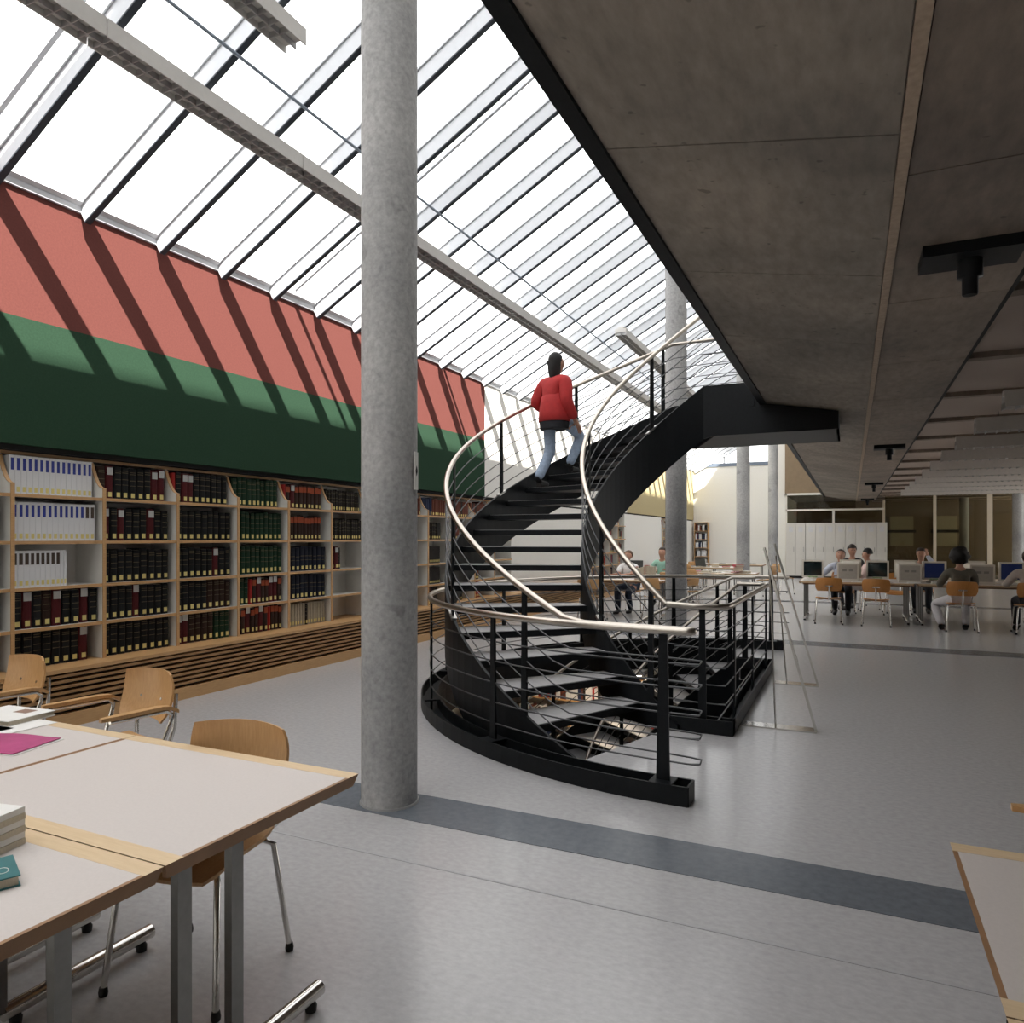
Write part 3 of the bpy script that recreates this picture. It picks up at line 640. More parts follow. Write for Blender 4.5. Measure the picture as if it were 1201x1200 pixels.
for i, y in enumerate((4.1, 12.3, 20.5, 28.7)):
    b = empty('ceiling_spotlight', (.52, y, 2.95)); tag(b, 'black spotlight on a square plate under the slab, ' + ['nearest, largest one', 'second from the camera', 'third from the camera', 'farthest by the partition'][i], 'spotlight', 'black spotlights under the concrete slab')
    MB().box(-.21, .21, -.13, .13, -.055, 0).build('plate', BLACKM, b)
    MB().lathe([(.055, -.05), (.055, -.14), (.035, -.142), (.035, -.22), (.03, -.225)], 0, 0, 20).build('lamp_head', BLACKM, b)

# ================================================================ TABLES
def table_proto(w, d, h, up_y, simple=False):
    t = empty('reading_table'); L = .055
    MB().box(-w / 2 + .012, w / 2 - .012, -d / 2 + L, d / 2 - L, h - .03, h).build('table_top', LAM, t)
    for s in (-1, 1):
        y0, y1 = (d / 2 - L, d / 2) if s > 0 else (-d / 2, -d / 2 + L)
        ye = d / 2 * s; yi_ = ye - s * .02
        b = MB(); a, c = sorted((ye, ye - s * L)); bb, dd = sorted((yi_, ye - s * L))
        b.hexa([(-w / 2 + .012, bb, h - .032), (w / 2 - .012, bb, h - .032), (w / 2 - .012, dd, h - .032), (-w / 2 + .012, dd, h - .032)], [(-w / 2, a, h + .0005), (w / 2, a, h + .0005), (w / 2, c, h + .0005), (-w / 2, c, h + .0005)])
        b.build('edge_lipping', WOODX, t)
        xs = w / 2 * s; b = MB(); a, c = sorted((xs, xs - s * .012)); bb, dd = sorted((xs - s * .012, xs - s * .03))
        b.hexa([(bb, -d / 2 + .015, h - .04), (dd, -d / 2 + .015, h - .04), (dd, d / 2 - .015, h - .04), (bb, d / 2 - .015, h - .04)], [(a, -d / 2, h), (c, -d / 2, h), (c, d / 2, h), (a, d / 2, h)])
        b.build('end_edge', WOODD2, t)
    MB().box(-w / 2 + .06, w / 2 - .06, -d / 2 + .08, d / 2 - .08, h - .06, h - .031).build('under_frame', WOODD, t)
    for x in (-w / 2 + .09, w / 2 - .09) if simple else (-w / 2 + .24, w / 2 - .07):
        f = MB().tube([(x, -d / 2 + .12, .055), (x, d / 2 - .12, .055)], .026, 12).build('foot_tube', CHROME, t)
        for y in (-d / 2 + .16, d / 2 - .16): MB().lathe([(.018, 0), (.02, .02), (.012, .032)], x, y, 10).build('foot_pad', RUBBER, f)
        for y in up_y: MB().box(x - .014, x + .014, y - .022, y + .022, .06, h - .05).build('leg', LEGM, t)
    return t
tp = table_proto(1.12, .77, .74, (-.28, -.1))
tabs = [((-2.092, 1.63), 0, 'large beige reading table in left foreground, its bare corner nearest the column'),
        ((-3.215, 1.63), 0, 'reading table at left edge carrying the pink folder and papers'),
        ((-2.092, .855), pi, 'reading table in the lower left corner with the tied paper block'),
        ((-3.215, .855), pi, 'mostly cropped reading table beyond the lower left frame corner'),
        ((.797, 1.845), 0, 'beige reading table with beech edge in the lower right corner'),
        ((.797, 1.07), pi, 'second table below the lower right corner one, barely in frame')]
for i, (p, rz, lb) in enumerate(tabs):
    o = tp if i == 0 else copy_tree(tp); o.location = (*p, 0); o.rotation_euler.z = rz; tag(o, lb, 'table', 'foreground reading tables')
ct = table_proto(1.9, .76, .74, (-.2, .2), True); ct.name = 'computer_desk'
for i, (x, y) in enumerate(((.06, 14.88), (.06, 15.65), (2.0, 14.88), (2.0, 15.65), (3.94, 14.88), (3.94, 15.65))):
    o = ct if i == 0 else copy_tree(ct); o.location = (x, y, 0)
    tag(o, ('near' if i % 2 == 0 else 'far') + ' row computer desk, ' + ['left end by the easels', 'middle behind the dark haired person', 'right end at the frame edge'][i // 2], 'desk', 'computer desks')
rt = table_proto(1.6, .8, .74, (-.2, .2), True)
RT = [((-4.0, 13.9), 0, 'reading table with upright books behind the stair, where the white shirted reader sits'), ((-3.1, 15.9), 0, 'reading table with papers just behind the column at the stair'),
      ((-4.4, 18.2), 0, 'far left reading table below the distant wall shelves'), ((-2.75, 17.4), 0, 'reading table with pink book stacks left of the middle column'), ((-3.6, 20.6), 0, 'distant reading table with open laptop'),
      ((-4.9, 23.2), 0, 'most distant reading table near the white end wall'), ((-3.2, 23.3), 0, 'distant reading table in front of the white wall near two chairs')]
for i, (p, rz, lb) in enumerate(RT):
    o = rt if i == 0 else copy_tree(rt); o.location = (*p, 0); o.rotation_euler.z = rz; tag(o, lb, 'table', 'distant reading tables')

# ================================================================ CHAIRS
def chair_proto(kind, woodm):
    c = empty('armchair' if kind == 'arm' else 'chair'); W = .43; D = .41
    def rr(v): return (1 - abs(2 * v - 1) ** 4 * .16)
    def seat(u, v):
        y = (v - .5) * D; x = (u - .5) * W * rr(v) * (1 - .06 * (1 - v)); z = .455 + .012 * (2 * u - 1) ** 2 - (.035 * max(0, v - .72) / .28) ** 1 + .018 * max(0, .3 - v) / .3
        return (x, y, z), (0, 0, 1)
    MB().panel(seat, 10, 10, .012).build('seat', woodm, c)
    hb = .24 if kind == 'spine' else .255
    def back(u, v):
        f = (1 - abs(2 * v - 1) ** 3 * (.16 if v < .5 else .10)); x = (u - .5) * .44 * f
        y = -.235 + .055 * (2 * u - 1) ** 2 - .05 * v + .02 * (2 * v - 1) ** 2
        z = (.60 if kind == 'spine' else .585) + hb * v - (.012 * (2 * u - 1) ** 2 if v > .5 else 0) * v
        return (x, y, z), (-(2 * u - 1) * .45, 1, .2)
    bk = MB().panel(back, 12, 8, .011).build('backrest', woodm, c)
    for x in (-.09, .09): MB().lathe([(.008, 0), (.007, .003)], 0, 0, 10).build('rivet', CHROME, bk).matrix_basis = Matrix.Translation((x, -.225, .69)) @ Matrix.Rotation(R(-75), 4, 'X')
    r = .011
    for s in (-1, 1):
        l1 = MB().tube([(s * .10, .10, .435), (s * .17, .13, .44), (s * .195, .155, .42), (s * .225, .2, .02)], r, 8).build('leg', CHROME, c)
        l2 = MB().tube([(s * .10, -.1, .435), (s * .17, -.13, .44), (s * .195, -.155, .42), (s * .225, -.21, .02)], r, 8).build('leg', CHROME, c)
        for l, y in ((l1, .2), (l2, -.21)): MB().lathe([(.014, 0), (.016, .012), (.013, .03)], s * .2255, y, 10).build('foot_cap', RUBBER, l)
        MB().tube([(s * .10, .10, .436), (s * .10, -.10, .436)], r, 8).build('seat_frame', CHROME, c)
        if kind != 'spine': MB().tube([(s * .12, .0, .437), (s * .13, -.17, .437), (s * .15, -.235, .46), (s * .17, -.25, .55), (s * .17, -.258, .72)], r, 8).build('back_support', CHROME, c)
        if kind == 'arm':
            MB().tube([(s * .15, -.08, .437), (s * .22, -.09, .44), (s * .255, -.11, .46), (s * .265, -.165, .60), (s * .265, -.17, .64), (s * .265, -.14, .664), (s * .265, .15, .668)], r, 8).build('arm_support', CHROME, c)
            def arm(u, v, s=s): return (s * .265 + (u - .5) * .05 * (1 - abs(2 * v - 1) ** 6 * .5), -.205 + .40 * v, .686 - .035 * (max(0, .22 - v) / .22) ** 2), (0, 0, 1)
            MB().panel(arm, 4, 8, .018).build('armrest', woodm, c)
    if kind == 'spine':
        MB().bar((0, -.1, .432), (0, -.26, .432), .026, .012).tube([(0, -.255, .43), (0, -.30, .5), (0, -.305, .70)], .013, 8).build('back_support', CHROME, c)
        MB().box(-.06, .06, -.295, -.275, .685, .705).build('back_bracket', CHROME, c)
    return c
def place(proto, first, loc, rz, label, cat, group):
    o = proto if first else copy_tree(proto); o.location = loc; o.rotation_euler.z = rz; return tag(o, label, cat, group)
cs = chair_proto('side', WOOD); ca = chair_proto('arm', WOOD); cp = chair_proto('spine', ORWOOD); cq = chair_proto('spine', WOOD)
place(cs, 1, (-2.10, 1.85, 0), pi + R(9), 'beech plywood chair without arms pushed under the foreground table by the column', 'chair', 'foreground chairs')
place(ca, 1, (-3.45, 2.47, 0), pi + R(-6), 'beech armchair standing second from the column at the foreground table', 'chair', 'foreground chairs')
place(ca, 0, (-4.52, 2.47, 0), pi + R(-6), 'beech armchair cropped by the left frame edge behind the pink folder', 'chair', 'foreground chairs')
place(ca, 0, (.66, 2.51, 0), pi / 2, 'beech armchair behind the lower right table, only its arm in frame', 'chair', 'foreground chairs')
CP = [((-.38, 14.3), 4, 'empty orange plywood chair nearest the easels at the computer desks'), ((.40, 14.25), -3, 'empty orange plywood chair between two dark screens'),
      ((1.64, 14.0), 0, 'orange plywood chair carrying the dark curly haired person'), ((2.62, 14.1), 0, 'orange plywood chair at the right frame edge carrying the striped shirt person'),
      ((-.15, 16.5), 182, 'chair behind the computer desks under the man in pale blue shirt'), ((.85, 16.4), 170, 'empty orange chair on the far side of the computer desks'), ((1.35, 17.5), 180, 'chair behind the computers under the man resting his head')]
for i, (p, rz, lb) in enumerate(CP): place(cp, i == 0, (*p, 0), R(rz), lb, 'chair', 'orange plywood computer chairs')
CQ = [((-4.42, 12.95), 0, 'empty beech chair on the near side of the upright books table'), ((-4.15, 14.78), 180, 'beech chair under the white shirted reader behind the stair'), ((-3.0, 14.95), 0, 'beech chair seen from behind between two columns at the papers table'), ((-3.2, 13.1), -30, 'beech chair behind the stair guard left of the column'),
      ((-2.0, 19.8), 70, 'dark beech chair standing alone right of the middle column'), ((-4.9, 22.3), 20, 'left one of two distant beech chairs by the white wall'), ((-4.35, 22.3), 20, 'right one of two distant beech chairs by the white wall'),
      ((-3.4, 16.8), 0, 'beech chair tucked at the table with pink book stacks'), ((-4.0, 16.9), 180, 'beech chair under the reader in pale green'), ((-4.1, 19.7), 0, 'beech chair in front of the laptop table'), ((-1.7, 21.3), -60, 'distant beech chair right behind the farthest column line')]
for i, (p, rz, lb) in enumerate(CQ): place(cq, i == 0, (*p, 0), R(rz), lb, 'chair', 'beech chairs in the reading area')

# ================================================================ COMPUTERS
def crt(scr):
    m = empty('computer_monitor')
    MB().lathe([(.13, 0), (.13, .02), (.07, .035), (.07, .06)], 0, .05, 20).build('base', PCW, m)
    MB().hexa([(-.165, .08, .06), (.165, .08, .06), (.12, .38, .09), (-.12, .38, .09)], [(-.165, .08, .36), (.165, .08, .36), (.12, .38, .31), (-.12, .38, .31)]).build('housing', PCW, m)
    bz = MB(); bz.box(-.19, .19, -.0, .08, .05, .085).box(-.19, .19, 0, .08, .355, .385).box(-.19, -.16, 0, .08, .085, .355).box(.16, .19, 0, .08, .085, .355); b = bz.build('bezel', PCW, m)
    def s(u, v): return ((u - .5) * .325, .022 - .012 * (1 - (2 * u - 1) ** 2) * (1 - (2 * v - 1) ** 2), .08 + .28 * v), (0, -1, 0)
    MB().panel(s, 8, 8, .004).build('screen', scr, m)
    MB().box(-.08, .08, -.004, .0, .058, .075).build('badge_strip', solid('green_strip', (.12, .30, .08), .5), b)
    v = MB()
    for i in range(6): v.box(-.09, .09, .375, .386, .13 + .025 * i, .138 + .025 * i)
    v.build('vent', PCG, m); return m
ma, mb_ = crt(SCRD), crt(SCRB)
MON = [(ma, -.67, 15.0, 5, 'leftmost computer monitor with dark screen facing the camera'), (ma, .44, 15.02, -3, 'dark screened computer monitor with green strip facing the camera'), (mb_, 1.36, 15.02, 6, 'blue screened computer monitor left of the curly haired person'), (mb_, 2.52, 15.0, 4, 'blue screened computer monitor at the right frame edge'),
       (ma, -.02, 15.64, 184, 'monitor back in front of the man in pale blue shirt'), (ma, .93, 15.64, 178, 'monitor back in front of the man resting his head'), (ma, 2.02, 15.64, 182, 'monitor back right of the curly haired person'), (ma, 3.4, 15.0, 0, 'dark computer monitor beyond the right frame edge')]
done = set()
for pr, x, y, rz, lb in MON:
    f = pr.name not in done; done.add(pr.name); place(pr, f, (x, y, .741), R(rz), lb, 'monitor', 'computer monitors')
def pcbox():
    b = empty('computer_case'); MB().box(-.2, .2, -.2, .2, .0, .36).build('body', PCW, b); MB().box(-.17, .17, -.206, -.2, .05, .33).build('rear_plate', PCG, b)
    v = MB()
    for i in range(2): v.box(-.1 + .12 * i, -.02 + .12 * i, -.212, -.206, .2, .24)
    v.build('connector', solid('connector_grey', (.22, .21, .19), .5), b); return b
pc = pcbox()
for i, (x, lb) in enumerate(((-.05, 'beige computer case with rear plate left of the green strip monitor'), (.95, 'beige computer case left of the blue screen'), (2.06, 'beige computer case right of the curly haired person'))): place(pc, i == 0, (x, 14.97 if i != 0 else 14.97, .741), R([-3, 3, 0][i]), lb, 'computer', 'beige computer cases')
for o in [x for x in COL.objects if x.name.startswith('computer_case')]: o.scale = (.92, .9, .95)
def kb():
    k = empty('keyboard'); MB().hexa([(-.22, -.08, 0), (.22, -.08, 0), (.22, .08, 0), (-.22, .08, 0)], [(-.22, -.08, .015), (.22, -.08, .015), (.22, .08, .032), (-.22, .08, .032)]).build('body', PCW, k)
    q = MB()
    for r_ in range(4):
        for i in range(14): q.box(-.205 + .029 * i, -.18 + .029 * i, -.065 + .033 * r_, -.038 + .033 * r_, .015, .026 + .004 * r_)
    o = q.build('keys', PAPER, k); o['kind'] = 'stuff'; return k
kp = kb()
for i, (x, lb) in enumerate(((-.62, 'keyboard in front of the leftmost monitor'), (.46, 'keyboard in front of the green strip monitor'), (1.5, 'keyboard in front of the curly haired person'), (2.55, 'keyboard at the right frame edge monitor'))): place(kp, i == 0, (x, 14.7, .741), 0, lb, 'keyboard', 'beige keyboards')

# ================================================================ LOCKERS
lk = empty('locker')
MB().box(0, .345, 0, .40, .09, 2.12).build('body', LOCK, lk)
dr = MB().box(.004, .341, -.018, 0, .10, 2.115).build('door', LOCK, lk)
MB().box(.27, .285, -.035, -.018, 1.02, 1.2).build('handle', solid('locker_handle', (.20, .20, .20), .4), dr)
MB().box(.1, .25, -.0205, -.018, 1.78, 1.98).build('notice', solid('notice_paper', (.60, .60, .62), .8), dr)
MB().box(0, .345, .03, .4, 0, .09).build('plinth', BLACK, lk)
for i in range(10): place(lk, i == 0, (-2.29 + .347 * i + (.012 if i > 1 else 0), 29.82, 0), 0, 'tall white locker with small notice, ' + ORD[i] + ' from the white pier', 'locker', 'row of tall white lockers')

# ================================================================ EASELS
def easel(loc, x_left, label, wide):
    e = empty('display_easel', loc); tag(e, label, 'easel', 'chrome display easels')
    CH2 = CHROME
    MB().box(x_left, .0, -.07, .07, 0, .012).build('base_bar', CH2, e)
    MB().bar((-.006, 0, .01), (-.40 if not wide else -.43, .0, 1.47), .06, .016, up=(1, 0, .3)).build('leaning_bar', CH2, e)
    MB().tube([(-.31, .0, .01), (-.36 if not wide else -.42, .0, 1.36)], .007, 8).build('rear_rod', CH2, e)
    if wide: MB().bar((-.34, -.012, 1.17), (-.435, -.012, 1.49), .075, .016, up=(1, 0, .3)).build('top_holder', solid('holder_grey', (.28, .27, .24), .5), e)
    else:
        for z in (.55, .95, 1.15): MB().bar((-.006 - .394 * (z - .02) / 1.45, -.002, z), (-.006 - .394 * (z + .03) / 1.45, -.002, z + .05), .055, .022, up=(1, 0, .3)).build('clamp', CH2, e)
easel((-.25, 6.25, 0), -.56, 'nearer chrome display easel with flat base bar beside the stair guard', False)
easel((-.31, 8.18, 0), -.44, 'farther display easel with grey top holder beside the stair guard', True)

# ================================================================ PEOPLE
def skin_mesh(name, nodes, edges, root, m, sub=2):
    keys = list(nodes); ix = {k: i for i, k in enumerate(keys)}
    me = bpy.data.meshes.new(name + '_s'); me.from_pydata([tuple(nodes[k][0]) for k in keys], [(ix[a], ix[b]) for a, b in edges], [])
    o = bpy.data.objects.new('tmp', me); COL.objects.link(o)
    md = o.modifiers.new('skin', 'SKIN'); md.use_smooth_shade = True
    ss = o.modifiers.new('sub', 'SUBSURF'); ss.levels = sub; ss.render_levels = sub
    if not me.skin_vertices:
        raise RuntimeError('no skin layer')
    for i, k in enumerate(keys):
        r = nodes[k][1]; sv = me.skin_vertices[0].data[i]; sv.radius = r if isinstance(r, tuple) else (r, r); sv.use_root = (k == root)
    dg = bpy.context.evaluated_depsgraph_get(); dg.update()
    out = bpy.data.meshes.new_from_object(o.evaluated_get(dg)); out.name = name
    bpy.data.objects.remove(o); out.materials.clear(); out.materials.append(m)
    for p in out.polygons: p.use_smooth = True
    return out
def ik(a, b, l1, l2, hint):
    a = Vector(a); b = Vector(b); d = b - a; L = min(d.length, (l1 + l2) * .995); u = d.normalized()
    x = (l1 * l1 - l2 * l2 + L * L) / (2 * L); h = sqrt(max(0, l1 * l1 - x * x)); q = Vector(hint); q = (q - u * q.dot(u)).normalized()
    return a + u * x + q * h, a + u * L
def person(label, loc, rz, P, shirt, trous, hair, hstyle='short', group=None, shoe=None, skirt=None, long_sleeve=True):
    root = empty('person', loc, rz); tag(root, label, 'person', group)
    N = {}; E_ = []
    ln = P.get('lean', 0); pel = Vector(P.get('pelvis', (0, 0, .555)))
    ax = Vector((P.get('side', 0), sin(ln), cos(ln))).normalized()
    def sp(h, f=0): return pel + ax * h + Vector((0, f, 0))
    N['pelvis'] = (pel, .135); N['spine'] = (sp(.18), .125); N['chest'] = (sp(.36, .01), .13); N['nb'] = (sp(.49, .0), .065); N['neck'] = (sp(.545, .01), .05)
    hy, hpit = R(P.get('hyaw', 0)), R(P.get('hpitch', 0))
    rot = Matrix.Rotation(hy, 3, 'Z') @ Matrix.Rotation(-hpit, 3, 'X')
    hb = sp(.575, .015)
    hd = lambda x, y, z: hb + rot @ Vector((x, y, z))
    N['jaw'] = (hd(0, .025, .03), .066); N['face'] = (hd(0, .02, .085), .078); N['cran'] = (hd(0, .0, .14), .084); N['crown'] = (hd(0, -.005, .185), .058)
    N['nose'] = (hd(0, .10, .075), .013); N['ear0'] = (hd(-.082, .0, .08), .016); N['ear1'] = (hd(.082, .0, .08), .016)
    E_ += [('pelvis', 'spine'), ('spine', 'chest'), ('chest', 'nb'), ('nb', 'neck'), ('neck', 'jaw'), ('jaw', 'face'), ('face', 'cran'), ('cran', 'crown'), ('face', 'nose'), ('face', 'ear0'), ('face', 'ear1')]
    FT = {}; extra_coat = P.get('coat', 0)
    side = ax.cross(Vector((0, 1, 0))); side = Vector((1, 0, 0))
    for s, t in ((-1, 'L'), (1, 'R')):
        S = sp(.43) + side * s * .175; H = Vector(P['hand' + t]); el, wr = ik(S, H, .29, .26, (s * .5, -.5, -.7) if not P.get('hint' + t) else P['hint' + t])
        fd = Vector(P.get('fdir' + t, (wr - el).normalized())).normalized()
        pal = wr + fd * .07
        N['cl' + t] = (sp(.42) + side * s * .09, .095); N['sh' + t] = (S, .066); N['el' + t] = (el, .043); N['wr' + t] = (wr, .027); N['pa' + t] = (pal, (.036, .02))
        E_ += [('chest', 'cl' + t), ('cl' + t, 'sh' + t), ('sh' + t, 'el' + t), ('el' + t, 'wr' + t), ('wr' + t, 'pa' + t)]
        lat = fd.cross(Vector((0, 0, 1))); lat = lat.normalized() if lat.length > .1 else Vector((1, 0, 0)); dn = Vector((0, 0, -1))
        for q in range(4):
            off = lat * (-.027 + .018 * q); ll = [.04, .046, .043, .034][q]
            N['f%d%s' % (q, t)] = (pal + off + fd * .03, .0085); N['g%d%s' % (q, t)] = (pal + off + fd * (.03 + ll) + dn * .012, .0075); N['h%d%s' % (q, t)] = (pal + off + fd * (.03 + ll * 1.6) + dn * .03, .006)
            E_ += [('pa' + t, 'f%d%s' % (q, t)), ('f%d%s' % (q, t), 'g%d%s' % (q, t)), ('g%d%s' % (q, t), 'h%d%s' % (q, t))]
        N['t0' + t] = (wr + fd * .04 - lat * s * .035, .011); N['t1' + t] = (wr + fd * .075 - lat * s * .055 + dn * .01, .008); E_ += [('wr' + t, 't0' + t), ('t0' + t, 't1' + t)]
        Hp = pel + side * s * .09 + Vector((0, .02, -.01)); A = Vector(P['foot' + t]); kn, an = ik(Hp, A, .44, .43, P.get('kn' + t, (s * .1, 1, .5)))
        ft = Vector(P.get('toe', (0, 1, 0)))
        N['hi' + t] = (Hp, .092); N['kn' + t] = (kn, .06); N['an' + t] = (an, .043)
        E_ += [('pelvis', 'hi' + t), ('hi' + t, 'kn' + t), ('kn' + t, 'an' + t)]; FT[t] = (an + Vector((0, 0, -.045)) - ft * .02, an + ft * .17 + Vector((0, 0, -.06)))
    body = link('body', skin_mesh('body', N, E_, 'pelvis', SKIN), root)
    def cloth(name, keys, m, rad, extra=None):
        n = {k: (Vector(N[k][0]), rad[k]) for k in keys}
        e = [(a, b) for a, b in E_ if a in n and b in n]
        if extra: n.update(extra[0]); e += extra[1]
        return link(name, skin_mesh(name, n, e, keys[0], m), root)
    rs = {'pelvis': .155, 'spine': .15, 'chest': .152, 'nb': .078}
    for t in 'LR': rs.update({'cl' + t: .115, 'sh' + t: .083, 'el' + t: .06, 'wr' + t: .041})
    if extra_coat: rs = {k: v + extra_coat for k, v in rs.items()}
    ks = [k for k in rs if long_sleeve or not k.startswith('wr')]
    if not long_sleeve:
        for t in 'LR': N['el' + t + '_'] = N['el' + t]
        ex = ({}, []); ks = [k for k in ks if not k.startswith('el')]
        for t in 'LR': ex[0]['sl' + t] = (Vector(N['sh' + t][0]).lerp(Vector(N['el' + t][0]), .75), .068); ex[1].append(('sh' + t, 'sl' + t))
        cloth('shirt', ks, shirt, rs, ex)
    else: cloth('shirt', ks, shirt, rs)
    rt_ = {'pelvis': .115}
    for t in 'LR': rt_.update({'hi' + t: .092, 'kn' + t: .078, 'an' + t: .06})
    cloth('trousers', list(rt_), trous, rt_)
    if skirt:
        q = MB().lathe([(.175, -.02), (.185, -.06), (.19, -.10), (.183, -.17)], 0, 0, 24); q.v = [(pel.x + x * 1.05, pel.y + y * .92 + .02, pel.z + z) for x, y, z in q.v]; q.build('skirt', skirt, root)
        q = MB().lathe([(.10, .30), (.165, .24), (.185, .14), (.20, .02), (.205, -.075), (.19, -.08)], 0, 0, 24); q.v = [(pel.x + x * 1.05, pel.y + y * .9 + .02, pel.z + z) for x, y, z in q.v]; q.build('jacket_hem', shirt, root)
    for t in 'LR':
        n = {'an': (Vector(N['an' + t][0]) + Vector((0, 0, -.015)), .05), 'he': (FT[t][0], .046), 'mi': (FT[t][0].lerp(FT[t][1], .55), .045), 'to': (FT[t][1] + Vector(P.get('toe', (0, 1, 0))) * .03, .034)}
        link('shoe', skin_mesh('shoe', n, [('an', 'he'), ('he', 'mi'), ('mi', 'to')], 'he', shoe or RUBBER, 1), root)
    for s in (-1, 1):
        me = MB().lathe([(.001, -.009), (.008, -.004), (.009, 0), (.008, .004), (.001, .009)], 0, 0, 10).mesh('eye', [solid('eye_dark', (.02, .015, .01), .3)])
        e = link('eye', me, root); e.location = hd(s * .032, .094, .10)
    MB().bar(hd(-.02, .093, .035), hd(.02, .093, .035), .012, .006).build('mouth', solid('lip', (.25, .09, .07), .5), root)
    # hair
    hb_ = MB(); rx, ry_, rz_ = {'short': (.093, .1, .1), 'curly': (.15, .15, .145), 'long': (.088, .098, .10), 'mid': (.1, .108, .106)}[hstyle]; nu, nv = 26, 16; vs = []; rnd = random.Random(len(label))
    am = {'short': .004, 'curly': .022, 'long': .006, 'mid': .007}[hstyle]
    for j_ in range(nv + 1):
        ph = pi * j_ / nv
        for i in range(nu):
            a = 2 * pi * i / nu; k = 1 + rnd.uniform(-am, am) * 6
            x, y, z = rx * sin(ph) * cos(a) * k, ry_ * sin(ph) * sin(a) * k, rz_ * cos(ph) * k
            low = -.03 if hstyle == 'short' else -.08 if hstyle != 'curly' else -.11
            if hstyle == 'long' and z < -.02: z = -.02 + (z + .02) * 4.0; y -= .03; x *= .95
            if y > .035 and z < .015 and hstyle != 'curly': y = .035 + (y - .035) * .1; x *= .9
            if y > .055 and z < .03 and hstyle == 'curly': y = .05
            if hstyle in ('short', 'mid'): z = max(z, low if y < .03 else .0)
            vs.append(hd(x, y - .012, z + .135))
    hb_.add(vs, [(j_ * nu + i, j_ * nu + (i + 1) % nu, (j_ + 1) * nu + (i + 1) % nu, (j_ + 1) * nu + i) for j_ in range(nv) for i in range(nu)], 0, True)
    hb_.build('hair', hair, root)
    return root
HB = solid('hair_dark_brown', (.025, .014, .009), .6, var=.3, scale=60); HK = solid('hair_black', (.008, .007, .007), .7, var=.3, scale=60); HL = solid('hair_light_brown', (.10, .055, .028), .6, var=.3, scale=60)
JE = solid('pale_denim', (.30, .38, .50), .85, var=.15); DT = solid('dark_trousers', (.012, .013, .018), .85, var=.15); LT = solid('light_trousers', (.55, .53, .54), .85, var=.08); NV = solid('navy_trousers', (.02, .03, .055), .85)
RJ = solid('red_jacket', (.42, .022, .022), .8, var=.12, scale=14); BS = solid('pale_blue_shirt', (.50, .53, .62), .8); OL = solid('olive_grey_sweater', (.10, .09, .068), .9, var=.12); ST_ = solid('cream_striped_shirt', (.52, .45, .40), .85, var=.1); WT = solid('white_tshirt', (.78, .78, .77), .85); PK = solid('pink_shirt', (.62, .46, .42), .85); BK_ = solid('black_sweater', (.015, .015, .02), .9); GR = solid('pale_green_shirt', (.30, .52, .42), .85)
# walker on the stairs: tread 12, outer half
wth = 12 * ST + .05; wx, wy, _ = hp(2.72, wth, 0); wz = 12 * RISE + .005; tx, ty = tang(wth)
person('person in red jacket and pale jeans climbing the staircase, seen from behind', (wx, wy, wz), atan2(ty, tx) - pi / 2,
       dict(pelvis=(0, .02, .90), lean=R(5), coat=.02, handL=(-.25, .20, 1.0), handR=(.24, .16, .84), hintL=(-.2, -1, -.2), hintR=(.2, -1, -.2), footL=(-.10, -.16, .10), footR=(.09, .22, .29), hyaw=0, hpitch=-5, knL=(-.1, 1, .1), knR=(.1, 1, .3)), RJ, JE, HK, 'long', skirt=DT)
sit = lambda **k: {**dict(handL=(-.2, .42, .80), handR=(.2, .42, .80), footL=(-.12, .42, .085), footR=(.12, .42, .085)), **k}
person('curly dark haired person in olive sweater and light trousers at the computer', (1.64, 13.98, 0), 0, sit(lean=R(10), footL=(-.26, .10, .085), footR=(.10, .22, .085), knL=(-.6, 1, .3), handL=(-.22, .46, .79), handR=(.16, .5, .79)), OL, LT, HK, 'curly')
person('person in cream shirt cropped by the right frame edge at a computer', (2.62, 14.08, 0), 0, sit(lean=R(12), handL=(-.26, .52, .79), handR=(.2, .5, .79)), ST_, DT, HB, 'mid')
person('man in pale blue shirt bent over the desk behind the monitors', (-.15, 16.48, 0), R(176), sit(lean=R(14), hpitch=-32, handL=(.05, .52, .79), handR=(.42, .50, .79), side=.08), BS, DT, HB, 'short')
person('person in black sweater sitting behind the man in pale blue', (.04, 18.15, 0), R(165), sit(lean=R(8), hyaw=30, pelvis=(0, 0, .60)), BK_, DT, HB, 'mid')
person('dark haired person in pink shirt in profile behind the green strip monitor', (.36, 17.1, 0), R(95), sit(lean=R(4), hpitch=0, pelvis=(0, 0, .53)), PK, LT, HK, 'short')
person('man resting his head on his hand behind the computers', (1.33, 17.5, 0), R(178), sit(lean=R(12), hpitch=-8, handR=(.25, .45, .80), handL=(-.10, .28, 1.19), hintL=(-.5, .3, -.8), fdirL=(.1, -.1, 1)), BS, DT, HB, 'short')
person('reader in white t-shirt leaning on folded arms over a book', (-4.15, 14.72, 0), R(172), sit(lean=R(24), hpitch=-22, handL=(.12, .46, .80), handR=(-.10, .42, .81), hintL=(-1, 0, -.3), hintR=(1, 0, -.3), footL=(-.05, .2, .085), footR=(.12, .45, .085)), WT, NV, HL, 'short', long_sleeve=False)
person('reader in pale green shirt half hidden behind the stair column', (-4.0, 16.9, 0), R(178), sit(lean=R(14), hpitch=-15), GR, NV, HB, 'short')
for lb_, x, y, rz in (('chair under the person in black sweater', .04, 18.15, 165), ('chair under the person in pink shirt', .36, 17.1, 95)): place(cp, 0, (x, y, 0), R(rz), 'orange plywood ' + lb_, 'chair', 'orange plywood computer chairs')

